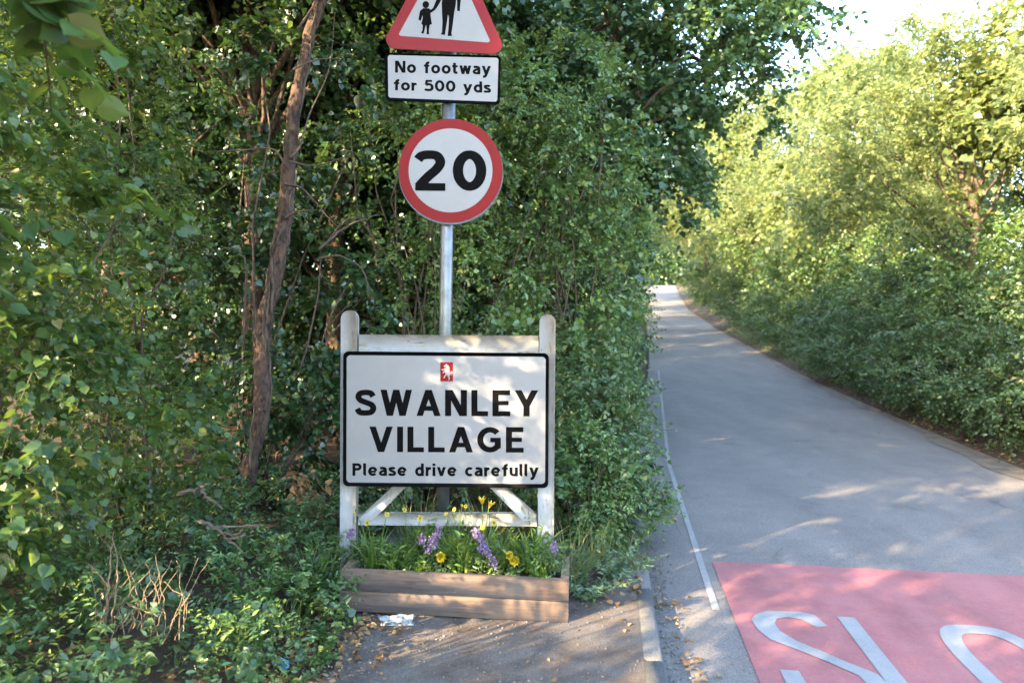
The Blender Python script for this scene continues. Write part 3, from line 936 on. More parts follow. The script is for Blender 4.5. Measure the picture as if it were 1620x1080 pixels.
gzv = PH - .035 + .009 * rng.normal(size=gx.shape)
idx = np.arange(nx * ny).reshape(ny, nx)
g.add(np.stack([gx, gy, gzv], -1).reshape(-1, 3), np.stack([idx[:-1, :-1], idx[:-1, 1:], idx[1:, 1:], idx[1:, :-1]], -1).reshape(-1, 4))
g.build("compost", M['compost'], planter, smooth=True)

# ------------------------------------------------------------------ flowers
def blades(g, rng, n, base_r, hgt, wid, lean_=0.5, segs=5):
    a = rng.random(n) * 2 * np.pi
    r = base_r * np.sqrt(rng.random(n))
    b = np.stack([r * np.cos(a), r * np.sin(a), np.zeros(n)], 1)
    a2 = a + rng.normal(size=n) * .9
    o = np.stack([np.cos(a2), np.sin(a2), np.zeros(n)], 1)
    H = hgt * (.55 + .6 * rng.random(n))
    ln = lean_ * (.3 + rng.random(n))
    t = np.linspace(0, 1, segs)
    c = b[:, None] + UP * (H[:, None] * (t - .25 * ln[:, None] * t ** 2.5))[..., None] + o[:, None] * (H * ln)[:, None, None] * (t ** 1.8)[None, :, None]
    tw = a2 + np.pi / 2 + rng.normal(size=n) * .5
    sd = np.stack([np.cos(tw), np.sin(tw), np.zeros(n)], 1)
    W = wid * (.6 + .6 * rng.random(n))[:, None] * (1 - t[None] ** 2.2 * .93)
    v = np.stack([c - sd[:, None] * W[..., None] / 2, c + sd[:, None] * W[..., None] / 2], 2)      # n,segs,2,3
    base = g.n
    g.v.append(v.reshape(-1, 3)); g.n += n * segs * 2
    i = (np.arange(n)[:, None] * segs + np.arange(segs - 1)[None]).ravel() * 2 + base
    f = np.stack([i, i + 1, i + 3, i + 2], 1)
    g.loops.append(f.ravel()); g.cnt.append(np.full(len(f), 4))

def daisy(rng, c, face, r, n=13):
    """petals + domed eye round c looking along face"""
    g1, g2 = Geo(), Geo()
    face = unit(np.array(face, float))
    e1 = unit(np.cross(face, [.1, .2, 1.0])); e2 = np.cross(face, e1)
    th = np.arange(n) * 2 * np.pi / n + .1 * rng.normal(size=n)
    ax = np.cos(th)[:, None] * e1 + np.sin(th)[:, None] * e2 + .18 * face
    put_leaves(g1, 'narrow', c + ax * r * .18, ax, np.repeat(face[None], n, 0), np.full(n, r * .95), rng)
    for k, (rr, hh) in enumerate(((.30, 0), (.26, .10), (.14, .17))):
        pass
    m = 10
    t = np.linspace(0, 2 * np.pi, m, endpoint=False)
    rings = [c + face * hh * r + (np.cos(t)[:, None] * e1 + np.sin(t)[:, None] * e2) * rr * r for rr, hh in ((.32, .02), (.27, .12), (.12, .18))]
    g2.add(np.concatenate(rings), [(k * m + i, k * m + (i + 1) % m, k * m + m + (i + 1) % m, k * m + m + i) for k in (0, 1) for i in range(m)])
    g2.poly(rings[2])
    return g1, g2

def planter_pt(u, v): 
    return (planter.matrix_basis @ Vector((u, v, PH - .036))).to_tuple()

def daisy_plant(u, v, heads, label, seed, hgt=.15, nb=70):
    rng = np.random.default_rng(seed)
    root = empty("daisy_plant", planter_pt(u, v), label, "flower", "yellow daisies in the planter")
    g = Geo(); blades(g, rng, int(nb * .6), .055, hgt, .010, .9)
    m = int(nb * .2)
    make_foliage(rng, g, rng.normal(size=(m, 3)) * (.05, .035, 0) + (0, 0, .01), unit(rng.normal(size=(m, 3)) * (.5, .5, .15) + UP), 1, 9, hgt * .75, .045, 'lance', 1.2, .3, .25)
    g.build("leaves", M['grass'], root)
    for hx, hy, hz, r in heads:
        g = Geo(); tube(g, curve([(hx * .2, hy * .2, 0), (hx * .6, hy * .6, hz * .6), (hx, hy, hz)], 4), .0022, 4)
        st = g.build("flower_stem", M['grass'], root)
        g1, g2 = daisy(rng, np.array((hx, hy - .004, hz)), (.6 * rng.normal(), -.55 + .3 * rng.normal(), .65 + .3 * rng.normal()), r * .72)
        f = g1.build("flower", M['yellow'], root); g2.build("flower_eye", M['flower_eye'], f)
    return root

def px_planter(px, py, v):
    """planter-local u of the compost point seen there at planter depth v"""
    best = min(np.linspace(.03, PL - .03, 200), key=lambda u: abs((lambda p: 810 + F * p[0] / p[1])(planter_pt(u, v)) - px))
    return best
def head(px, py, root_uv, r, fwd=0.0):
    p = planter_pt(*root_uv)
    y = p[1] - fwd
    q = at(px, py, y)
    return (q[0] - p[0], q[1] - p[1], q[2] - p[2], r)
def dp(px, v, heads, label, seed, hgt=.15, nb=70):
    uv = (px_planter(px, 0, v), v)
    daisy_plant(uv[0], uv[1], [head(hx, hy, uv, r, f) for hx, hy, r, f in heads], label, seed, hgt, nb)
dp(596, .17, [(563, 808, .030, .05), (581, 826, .026, .06), (612, 813, .022, 0)], "clump of yellow daisies at the left end of the planter", 11, .21, 90)
dp(650, .27, [(665, 819, .028, .02), (640, 806, .022, -.02)], "yellow daisy with dark eye left of the mauve wallflower", 12, .20, 60)
dp(722, .30, [(706, 812, .017, -.02), (719, 805, .019, .0), (727, 808, .016, .03), (737, 800, .018, 0), (748, 803, .019, -.02), (714, 818, .015, .03), (731, 799, .014, .01)], "loose cluster of small yellow daisies below the sign's middle", 13, .26, 90)
dp(786, .20, [(781, 826, .030, .06), (797, 837, .030, .08), (764, 834, .024, .03)], "yellow daisy clump right of the tall mauve wallflower", 14, .18, 80)

def lily(px, py, v, label, seed):
    rng = np.random.default_rng(seed)
    uv = (px_planter(px, 0, v), v)
    root = empty("lily_plant", planter_pt(*uv), label, "flower")
    g = Geo(); blades(g, rng, 45, .03, .27, .010, .4); g.build("leaves", M['grass'], root)
    for ox, oy, fx in ((0, 0, -.1), (10, 6, .6)):
        h = head(px + ox, py + oy, uv, 1)
        g = Geo(); tube(g, curve([(0, 0, 0), (h[0] * .5, h[1] * .5, h[2] * .55), h[:3]], 4), .0025, 4); g.build("flower_stem", M['grass'], root)
        g = Geo(); n = 6; th = np.arange(n) * np.pi / 3
        ax = np.stack([.45 * np.cos(th) + fx, .45 * np.sin(th) - .2, np.ones(n)], 1)
        put_leaves(g, 'narrow', np.repeat(np.array([h[:3]]), n, 0), ax, np.stack([-np.cos(th), -np.sin(th), .5 + 0 * th], 1), np.full(n, .052), rng)
        g.build("flower", M['yellow'], root)
lily(763, 798, .33, "pale yellow trumpet lily rising under the right brace", 15)

def leafy_tuft(px, v, label, seed, hgt, nb, wid=.013):
    rng = np.random.default_rng(seed)
    root = empty("leafy_plant", planter_pt(px_planter(px, 0, v), v), label, "plant", "leafy tufts in the planter")
    g = Geo(); blades(g, rng, int(nb * .42), .06, hgt, wid, .9)
    m = int(nb * .16)
    o = unit(rng.normal(size=(m, 3)) * (.5, .5, .15) + UP)
    make_foliage(rng, g, rng.normal(size=(m, 3)) * (.05, .035, 0) + (0, 0, .01), o, 1, 13, hgt * .95, .042 + hgt * .05, 'narrow', 1.2, .25, .25)
    g.build("leaves", M['grass'], root)
    return root
leafy_tuft(685, .33, "tall bright green leafy tuft against the sign post's foot", 21, .30, 110)
leafy_tuft(733, .17, "bright green leafy tuft between the two mauve wallflowers", 22, .24, 120)
leafy_tuft(838, .25, "broad green leafy tuft at the right end of the planter", 23, .27, 130, .016)
leafy_tuft(856, .12, "low green leafy tuft in the planter's front right corner", 24, .17, 70, .012)
leafy_tuft(626, .14, "low green leafy tuft left of the single marigold", 26, .15, 80, .014)
leafy_tuft(790, .30, "green leafy tuft behind the tall mauve wallflower", 27, .20, 90, .013)
leafy_tuft(660, .10, "small green leafy tuft at the planter's front edge", 28, .11, 60, .011)
leafy_tuft(575, .28, "green leafy tuft in the planter's back left corner", 25, .16, 70)

def wallflower(px, v, spikes, label, seed):
    rng = np.random.default_rng(seed)
    uv = (px_planter(px, 0, v), v)
    root = empty("wallflower", planter_pt(*uv), label, "flower", "mauve wallflowers in the planter")
    g = Geo()
    pts = rng.normal(size=(22, 3)) * (.045, .03, .03) + (0, 0, .06)
    make_foliage(rng, g, pts, unit(rng.normal(size=(22, 3))), 2, 9, .07, .030, 'narrow', .7)
    g.build("leaves", M['bramble'], root)
    for sp in spikes:
        P = [head(x, y, uv, 1, f)[:3] for x, y, f in sp]
        g = Geo(); tube(g, curve([(0, 0, 0.02)] + P, 5), .002, 4); g.build("flower_stem", M['grass'], root)
        c = curve(P, 14)
        q = np.repeat(c, 3, 0) + rng.normal(size=(len(c) * 3, 3)) * .008
        g = Geo()
        for k in range(4):
            ax = unit(rng.normal(size=q.shape))
            put_leaves(g, 'simple_broad', q, ax, unit(rng.normal(size=q.shape)) + np.array((0, -.6, .6)), np.full(len(q), .012), rng)
        g.build("flower_spike", M['purple'], root)
wallflower(684, .16, [[(676, 872, .03), (690, 850, .02), (694, 832, .0)], [(668, 858, .03), (667, 850, .03)], [(684, 866, .04), (682, 850, .02)]], "small mauve wallflower near the planter's middle left", 31)
wallflower(765, .12, [[(783, 896, .06), (776, 880, .05), (766, 862, .03), (757, 846, .0)], [(752, 850, .02), (753, 838, 0)], [(770, 872, .07), (758, 866, .05)]], "tall mauve wallflower spike leaning over the planter's front", 32)
wallflower(868, .16, [[(876, 872, .03), (878, 860, .02)]], "faded mauve wallflower by the right sign post", 33)
wallflower(556, .22, [[(552, 850, .03), (556, 838, .0)]], "faded mauve wallflower by the left sign post", 34)

def marigold(px, py, v, label, seed, extra=()):
    rng = np.random.default_rng(seed)
    uv = (px_planter(px, 0, v), v)
    root = empty("marigold", planter_pt(*uv), label, "flower", "yellow marigolds in the planter")
    g = Geo()
    pts = rng.normal(size=(10, 3)) * (.03, .025, .012) + (0, 0, .028)
    make_foliage(rng, g, pts, unit(rng.normal(size=(10, 3)) + UP), 2, 7, .045, .026, 'ovate', .4)
    g.build("leaves", M['bramble'], root)
    for x, y, r in ((px, py, .026),) + tuple(extra):
        h = np.array(head(x, y, uv, 1, .03)[:3])
        g = Geo(); tube(g, curve([(0, 0, 0), h * .5 + (0, 0, .01), h], 4), .002, 4); g.build("flower_stem", M['grass'], root)
        n = 90
        d = unit(rng.normal(size=(n, 3)) + np.array((0, -.5, .55)))
        g = Geo(); put_leaves(g, 'simple_broad', h + d * r * .45, d + .5 * rng.normal(size=(n, 3)), d + .4 * rng.normal(size=(n, 3)), np.full(n, r * .75), rng)
        g.build("flower", M['yellow'], root)
marigold(698, 881, .08, "single yellow marigold low in the planter left of centre", 41)
marigold(814, 887, .08, "pair of yellow marigolds low in the planter right of centre", 42, ((806, 878, .020),))

# ------------------------------------------------------------------ plants of the hedgerow
def plant(name, base, blobs, mat, seed, label, cat, clumps, twigs, leaves, tw_len, leaf, tpl, shell=.5, stems=8, stem_r=.018, stem_mat='twig',
          group=None, trunk=None, trunk_r=(.12, .06), trunk_mat='bark', up=.35, spread=.8, droop=.35, twig_geo=False, tw_every=3, crown_name='foliage', limb_r=.045, tilt=.6):
    """a shrub or tree: base point, crown blobs relative to it"""
    rng = np.random.default_rng(seed)
    clumps, twigs, tw_len = int(clumps * .56), int(round(twigs * 1.75)), tw_len * 1.08
    root = empty(name, base, label, cat, group)
    pts, out = blob_points(rng, blobs, clumps, shell)
    pts[:, 2] = np.maximum(pts[:, 2], .04)
    g = Geo(); tg = Geo()
    alt = rng.random(len(pts)) < (.27 if mat in ('hazel', 'privet', 'bramble') else 0)       # creepers and suckers of another leaf
    make_foliage(rng, g, pts[~alt], out[~alt], twigs, leaves, tw_len, leaf, tpl, up, spread, droop, tg if twig_geo else None, tw_every, tilt)
    if alt.any():
        t2 = {'heart': 'ovate', 'broad': 'narrow', 'ovate': 'heart', 'simple': 'simple_broad', 'simple_broad': 'simple'}.get(tpl, 'ovate')
        make_foliage(rng, g, pts[alt], out[alt], twigs, leaves, tw_len * 1.15, leaf * (.72 if tpl == 'heart' else .95), t2, up * 1.4, spread * .8, droop * .7, tg if twig_geo else None, tw_every, tilt)
    g.build(crown_name, M[mat], root)
    sel = rng.choice(len(pts), min(stems, len(pts)), replace=False)
    if trunk is None:
        for i in sel:
            b = np.array([.07 * pts[i, 0] * rng.random(), .07 * pts[i, 1] * rng.random(), -.05])
            limb(tg, rng, b, pts[i], stem_r, stem_r * .35, .05, 6, 5, .04)
        tg.build("stem", M[stem_mat], root, smooth=True)
    else:
        tp = curve(trunk, 6)
        g = Geo()
        tube(g, tp, np.linspace(trunk_r[0], trunk_r[1], len(tp)), 12, .05, rng)
        g.build("trunk", M[trunk_mat], root, smooth=True)
        for i in sel:
            j = int(np.clip(np.searchsorted(tp[:, 2], pts[i, 2] * .55), len(tp) * .3, len(tp) - 1))
            limb(tg, rng, tp[j], pts[i], limb_r * (.5 + .5 * rng.random()), limb_r * .2, .06, 8, 5, .04)
        tg.build("branch", M[trunk_mat], root, smooth=True)
    return root

def gp(x, y): return (x, y, ground_z(x, y) - .02)

# --- left, close to the camera
plant("hazel_bush", gp(-2.55, 2.95), [(0, 0, 1.5, .62, .75, .9), (-.25, -.1, 2.6, .75, .75, .75), (.15, .4, .9, .62, .6, .7), (-.3, .1, 3.5, .9, .8, .7), (-.5, -.5, 1.4, .7, .6, 1.2), (.55, 0, 1.0, .45, .4, .55), (.6, .1, 1.8, .42, .4, .5), (.35, -.35, .55, .5, .4, .4), (-.1, -.75, 3.6, .8, .55, .6)],  # last lump added out of view to block sun on the road
      'hazel', 101, "large broad-leaved hazel bush filling the left edge nearest the camera", "bush", 900, 4, 10, .25, .052, 'heart', .45, 13, .012, twig_geo=True, tw_every=2, droop=.5)
plant("hazel_bush", gp(-2.25, 4.35), [(-.2, 0, 1.7, .55, .5, .8), (0, .1, .8, .55, .5, .6), (-.35, .2, 2.7, .6, .5, .8), (-.5, .3, 3.7, .7, .5, .7)],
      'hazel', 102, "hazel bush left of the vine-wrapped trunk with drooping leaves", "bush", 480, 4, 9, .25, .058, 'broad', .45, 10, .012, twig_geo=True, tw_every=2, droop=.5)
plant("hazel_bush", gp(-2.3, 1.75), [(.75, .1, 2.15, .42, .35, .28), (.45, 0, 2.5, .5, .4, .4), (.3, .2, 1.75, .4, .4, .5)],
      'hazel', 108, "blurred hazel branches with big leaves hanging into the top left corner", "bush", 60, 4, 7, .26, .095, 'heart', .2, 14, .010, twig_geo=True, tw_every=2, droop=.5)
plant("privet_bush", gp(-4.3, 5.2), [(0, 0, .7, 1.0, .7, .8), (.5, .3, 1.6, .9, .7, .8), (-.8, .2, 1.4, .9, .7, .8)],
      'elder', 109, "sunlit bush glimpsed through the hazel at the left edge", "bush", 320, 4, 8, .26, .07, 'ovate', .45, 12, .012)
# --- ivy round the trunk
TX, TY = -1.95, 5.25
plant("ivy_thicket", gp(-2.0, 5.75), [(-.3, .1, .7, .8, .5, .75), (.2, .2, 1.5, .8, .45, .8), (-.4, .3, 2.4, .9, .5, .9), (.45, .25, .55, .55, .5, .6), (.1, .4, 3.4, .9, .5, .8)],
      'ivy', 103, "dark glossy ivy thicket behind the vine-wrapped trunk", "ivy", 460, 4, 8, .24, .062, 'heart', .5, 16, .014, twig_geo=True, droop=.6)
plant("privet_bush", gp(-.75, 6.3), [(.25, 0, .7, .7, .5, .7), (.40, 0, 1.8, .62, .5, .8), (-.1, .1, 3.0, .75, .5, .7), (.4, .1, 3.4, .7, .5, .7)],
      'privet', 104, "loose bright privet bush directly behind the sign post", "bush", 470, 4, 9, .24, .058, 'ovate', .45, 22, .012, twig_geo=True)
plant("privet_bush", gp(.45, 6.7), [(0, 0, .8, .75, .5, .85), (.1, 0, 1.9, .75, .5, .85), (.1, .1, 3.0, .8, .55, .8), (-.2, .1, 3.8, .7, .5, .6)],
      'privet', 105, "thick privet bush behind the village sign's right post", "bush", 500, 4, 9, .25, .062, 'broad', .45, 22, .012, twig_geo=True)
plant("verge_shrub", gp(.70, 5.75), [(0, 0, .55, .36, .55, .55), (.03, .5, .85, .36, .55, .55), (-.15, .1, .9, .33, .45, .5), (.06, 1.2, .8, .38, .6, .6), (.08, -.45, .30, .30, .30, .3)],
      'bramble', 106, "low leafy verge shrub right of the village sign spilling to the road edge", "shrub", 560, 4, 9, .18, .050, 'ovate', .45, 26, .008, twig_geo=True)
plant("verge_shrub", gp(.95, 8.3), [(0, 0, .8, .55, .8, .8), (.1, .8, 1.4, .55, .8, .7), (-.1, .4, 2.1, .5, .7, .7), (.0, 1.3, .9, .6, .7, .9)],
      'bramble', 107, "taller verge shrub on the left roadside where the edge line vanishes", "shrub", 520, 4, 9, .24, .062, 'ovate', .45, 20, .012)
plant("verge_shrub", gp(.40, 5.05), [(0, 0, .30, .34, .36, .34), (-.15, .3, .55, .35, .35, .4), (.25, .1, .45, .28, .35, .35)],
      'privet', 110, "low leafy shrub between the planter and the roadside shrub", "shrub", 260, 4, 8, .16, .042, 'ovate', .4, 16, .006, twig_geo=True)
# the leaning trunk
rng = np.random.default_rng(77)
vt = empty("vine_clad_tree", (TX, TY, ground_z(TX, TY)), "slender leaning tree with bare brown trunk wrapped in dry vines", "tree")
tpts = [at(x, y, TY) for x, y in ((380, 860), (394, 745), (407, 680), (412, 615), (407, 560), (409, 520), (421, 455), (433, 395), (438, 335), (445, 262), (446, 205), (457, 130), (469, 62), (481, 8), (505, -90), (520, -300))]
tp = curve(np.array(tpts) - np.array(vt.location), 8)
tp[:, 1] += np.linspace(0, .3, len(tp))
tp[:, 0] += .006 * np.sin(np.arange(len(tp)) * .42) + .004 * np.sin(np.arange(len(tp)) * 1.1)
tr_r = np.interp(np.linspace(0, 1, len(tp)), [0, .12, .22, .34, .6, 1], [.062, .064, .078, .068, .062, .05]) * (1 + .05 * np.sin(np.arange(len(tp)) * .9) + .03 * np.sin(np.arange(len(tp)) * .37))
g = Geo(); tr_r = tr_r * .76
tube(g, tp, tr_r, 26, .075, rng); trunk = g.build("trunk", M['bark'], vt, smooth=True)
for k in range(9):
    g = Geo()
    n = 70
    i0 = rng.uniform(0, .3); i1 = i0 + rng.uniform(.35, .7)
    tt = np.linspace(i0, min(i1, .93), n)
    ph = rng.random() * 6.28 + np.cumsum(rng.normal(size=n) * .05) + np.linspace(0, rng.uniform(-9, 9), n)
    ct = np.stack([np.interp(tt, np.linspace(0, 1, len(tp)), tp[:, j]) for j in range(3)], 1)
    rr = np.interp(tt, np.linspace(0, 1, len(tp)), tr_r) * (1.05 + .05 * rng.random())
    tube(g, ct + np.stack([np.cos(ph) * rr, np.sin(ph) * rr, 0 * ph], 1), rng.uniform(.004, .012), 6)
    g.build("vine", M['bark_pale'], vt, smooth=True)
for pts in ([(472, 45, 0), (490, 18, .05), (518, -25, .1), (560, -110, .2)], [(458, 250, 0), (475, 230, .05), (490, 180, .1), (520, 110, .2), (530, 20, .3)], [(452, 262, 0), (430, 236, -.05), (380, 238, -.1), (325, 240, -.15)], [(455, 255, 0), (500, 262, -.1), (555, 245, -.15)],
            [(452, 345, 0), (470, 335, -.1), (500, 332, -.2)], [(464, 110, 0), (500, 95, .1), (545, 92, .2)], [(450, 290, 0), (480, 300, .1), (520, 345, .15), (545, 370, .2)]):
    g = Geo()
    c = curve([np.array(at(x, y, TY + .1 + d)) - np.array(vt.location) for x, y, d in pts], 6)
    tube(g, c, np.linspace(.010, .003, len(c)), 6, .05, rng)
    g.build("branch", M['twig'], vt, smooth=True)
g = Geo()
pts, out = blob_points(rng, [(.9, .2, 5.4, 1.3, 1.2, 1.2), (.1, -.4, 4.9, 1.0, 1.1, .8), (-.3, -1.3, 5.6, 1.2, 1.2, 1.1), (.5, -1.0, 6.4, 1.3, 1.2, .8), (-1.2, -2.2, 6.0, 1.1, 1.1, 1.0), (.6, -2.5, 4.9, 1.1, .9, .9)], 760, .3)  # crown above the frame, shaped to shade the lane and right bank
pts = pts[pts[:, 2] > 3.6 - .12 * pts[:, 1]]
out = unit(pts - pts.mean(0))
make_foliage(rng, g, pts, out, 4, 8, .40, .10, 'simple_broad')
for k in range(0, len(pts), 40):
    limb(cb := Geo(), rng, tp[-12], pts[k], .03, .008)
    cb.build("branch", M['bark'], vt, smooth=True)
g.build("crown", M['hazel'], vt)

# --- trees behind the hedge, left
plant("field_maple", gp(.52, 9.2), [(0, 0, 3.6, 1.3, 1.2, .9), (1.0, .1, 4.3, 1.3, 1.2, .9), (2.0, .2, 4.9, 1.1, 1.1, .7), (.2, .2, 5.4, 1.6, 1.4, 1.0), (1.6, .3, 5.9, 1.7, 1.4, .9), (.9, 0, 3.2, .9, .9, .6), (2.7, .2, 5.4, .9, .9, .5), (-1.0, .1, 4.8, 1.2, 1.2, 1.0), (1.4, .2, 3.7, .8, .9, .5)],
      'maple', 111, "spreading maple overhanging the lane from the left, dark against the sky", "tree", 900, 5, 8, .42, .098, 'lobed', .35, 34, trunk=[(0, 0, 0), (.05, 0, 1.4), (-.05, .1, 2.8), (.3, .1, 4.2), (.9, .1, 5.4)], trunk_r=(.15, .07), crown_name='crown', limb_r=.05)
tree_group = "trees of the hedge behind the sign"
plant("hedge_tree", gp(-4.6, 8.2), [(0, 0, 2.2, 1.5, 1.0, 1.5), (.5, 0, 4.0, 1.6, 1.1, 1.4), (-.6, 0, 5.4, 1.6, 1.2, 1.3), (1.0, .2, 1.2, 1.0, .8, 1.0)],
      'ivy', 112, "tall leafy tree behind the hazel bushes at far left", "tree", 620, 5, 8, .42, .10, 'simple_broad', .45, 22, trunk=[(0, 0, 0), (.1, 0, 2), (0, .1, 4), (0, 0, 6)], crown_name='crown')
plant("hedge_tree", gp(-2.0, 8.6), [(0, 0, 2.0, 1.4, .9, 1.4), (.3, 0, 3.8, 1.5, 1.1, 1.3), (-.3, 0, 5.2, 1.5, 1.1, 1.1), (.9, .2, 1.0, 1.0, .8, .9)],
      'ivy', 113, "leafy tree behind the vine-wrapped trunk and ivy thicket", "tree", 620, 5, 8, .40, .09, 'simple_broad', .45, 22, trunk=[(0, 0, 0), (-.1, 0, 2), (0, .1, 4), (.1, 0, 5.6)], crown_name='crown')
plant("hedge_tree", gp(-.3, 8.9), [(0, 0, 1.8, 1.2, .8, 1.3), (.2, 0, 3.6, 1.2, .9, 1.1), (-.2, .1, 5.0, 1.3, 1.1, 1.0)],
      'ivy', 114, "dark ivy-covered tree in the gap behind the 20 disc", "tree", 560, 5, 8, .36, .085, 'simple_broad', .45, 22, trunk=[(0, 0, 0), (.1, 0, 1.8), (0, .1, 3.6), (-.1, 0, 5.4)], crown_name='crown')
# back screen of trees
t0 = plant("hedge_tree", gp(-6.5, 11.5), [(0, 0, 2.2, 2.2, 1.5, 2.0), (.6, 0, 4.6, 2.2, 1.6, 1.8), (-.6, 0, 6.4, 2.0, 1.6, 1.5)],
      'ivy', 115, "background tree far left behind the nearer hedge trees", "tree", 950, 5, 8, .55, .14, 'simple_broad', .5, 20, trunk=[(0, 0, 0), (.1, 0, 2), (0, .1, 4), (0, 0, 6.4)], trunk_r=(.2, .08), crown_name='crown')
dup(t0, gp(-10.5, 10.5), 5.0, (1, 1, 1.0), "background tree at the extreme left behind all the others")
dup(t0, gp(-4.4, 10.4), 2.8, (1, .9, 1.0), "background tree directly behind the ivy and the leaning trunk")
dup(t0, gp(-1.5, 10.9), 4.4, (1, .9, .95), "background tree behind the gap between leaning trunk and post")
dup(t0, gp(-3.0, 12.2), 1.9, (1, 1, 1.05), "background tree seen through gaps left of the vine-wrapped trunk")
dup(t0, gp(.0, 12.8), 3.7, (1, 1, .95), "background tree behind the maple and the sign post")

plant("hedge_tree", gp(-2.6, 7.2), [(0, 0, 5.2, 1.7, 1.3, .8), (1.6, .2, 5.6, 1.4, 1.2, .8), (-1.6, .2, 5.6, 1.4, 1.2, .8), (.5, .5, 6.5, 1.7, 1.3, .7)],  # canopy added overhead to keep skylight out of the hedge
      'ivy', 116, "added tree whose crown shades the hedge above the leaning trunk", "tree", 900, 5, 8, .5, .13, 'simple_broad', .2, 24, trunk=[(0, 0, 0), (.05, 0, 2), (0, .1, 4), (0, 0, 6.0)], crown_name='crown')

# --- unseen trees along the sunny left side, some added so their crowns shade the lane
s0 = plant("hedge_tree", gp(-8.3, .3), [(0, 0, 2.4, 1.4, 1.3, 1.5), (.3, .2, 4.0, 1.4, 1.3, 1.2), (-.2, -.3, 5.3, 1.3, 1.2, .9)],
      'privet', 121, "thin-crowned tree of the wood left of the photographer", "tree", 190, 5, 8, .48, .12, 'simple_broad', .4, 22, trunk=[(0, 0, 0), (.1, 0, 2), (0, .1, 3.6), (0, 0, 5.6)], crown_name='crown')
shade_trees = [(-5.4, 5.4, .6, 1.08), (-4.3, -2.9, 3.0, .95), (-5.6, .9, 4.3, .80)]  # last one added out of view to thin the sun patches on the road
for i, (x, y, rz, s) in enumerate(shade_trees):
    dup(s0, gp(x, y), rz, (s, s, s), ["wood-edge tree between the hazel bushes and the far-left tree", "roadside tree just behind the photographer's left shoulder", "small porous shade tree added between the hazel bush and the photographer"][i])

plant("hedge_tree", gp(-3.5, -.9), [(0, 0, 1.6, 1.1, 1.0, 1.1), (.2, 0, 2.9, 1.1, 1.0, 1.0), (-.1, 0, 4.0, 1.0, 1.0, .8), (.9, -.7, 2.4, .8, .8, .9), (-.9, .4, 3.6, .9, .8, .8)],  # added out of view, dense, to shade the near road
      'privet', 122, "added roadside shade tree level with the photographer on the left", "tree", 560, 4, 8, .34, .10, 'simple_broad', .3, 20, trunk=[(0, 0, 0), (.05, 0, 1.5), (0, .05, 3.0), (0, 0, 4.4)], crown_name='crown')

plant("hedge_tree", gp(-6.6, -1.1), [(0, 0, 5.85, 1.5, 1.4, .75), (.6, 1.0, 6.1, 1.1, 1.1, .7), (-.8, -.8, 5.6, 1.0, 1.0, .7)],  # unseen crown added high up: shades the road, leaves the sign dappled
      'privet', 123, "added high-crowned shade tree left of the roadside tree level with the photographer", "tree", 420, 4, 8, .40, .11, 'simple_broad', .2, 18, trunk=[(0, 0, 0), (.05, 0, 2), (-.05, .05, 4.0), (0, 0, 5.8)], crown_name='crown')

# --- hedge running up the left side of the lane
h0 = plant("hedge_shrub", gp(left_edge(11.5) - 1.35, 11.5), [(0, 0, .9, .9, 1.3, 1.0), (.1, .3, 2.1, .9, 1.3, 1.0), (-.1, -.2, 3.3, .9, 1.2, .9), (-.5, .1, 4.2, 1.0, 1.3, .9)],
      'privet', 131, "left roadside hedge shrub just beyond the maple's trunk", "shrub", 1000, 5, 7, .34, .085, 'simple', .5, 18, .016, group="shrubs of the left roadside hedge")
for i, (y, s) in enumerate(((14.2, 1.1), (17.3, 1.2), (21.5, 1.3), (27, 1.5), (34, 1.7), (44, 1.9), (55, 1.8), (70, 2.2), (90, 2.6))):
    dup(h0, gp(left_edge(y) - .95 * s - .45, y), i * 1.3, (s * .9, s * .9, s * 1.3), ["second left roadside hedge shrub beyond the maple", "left hedge shrub where the lane starts to climb", "left hedge shrub opposite the bare-stemmed elder",
        "left hedge shrub half way up the climbing lane", "left hedge shrub well up the lane, mostly hidden by nearer ones", "left hedge shrub near the sunlit stretch of lane", "left hedge shrub past the sunlit stretch of lane",
        "left hedge shrub close below the crest", "left hedge shrub at the crest of the lane"][i])

for i, (y, sz) in enumerate(((15.5, .72), (19.5, .78), (24.5, .85), (30.5, .95), (38, 1.1), (48, 1.25))):  # row added to shade the lane where the hedge leaves gaps
    dup(t0, gp(left_edge(y) - 3.4, y), i * 1.9 + .4, (sz, sz, sz), ["added shade tree behind the left hedge just past the maple", "second added shade tree behind the left hedge past the maple", "added shade tree behind the left hedge where the lane starts to climb",
        "added shade tree behind the left hedge half way up the lane", "added shade tree behind the left hedge well up the lane", "added shade tree behind the left hedge by the sunny stretch"][i])

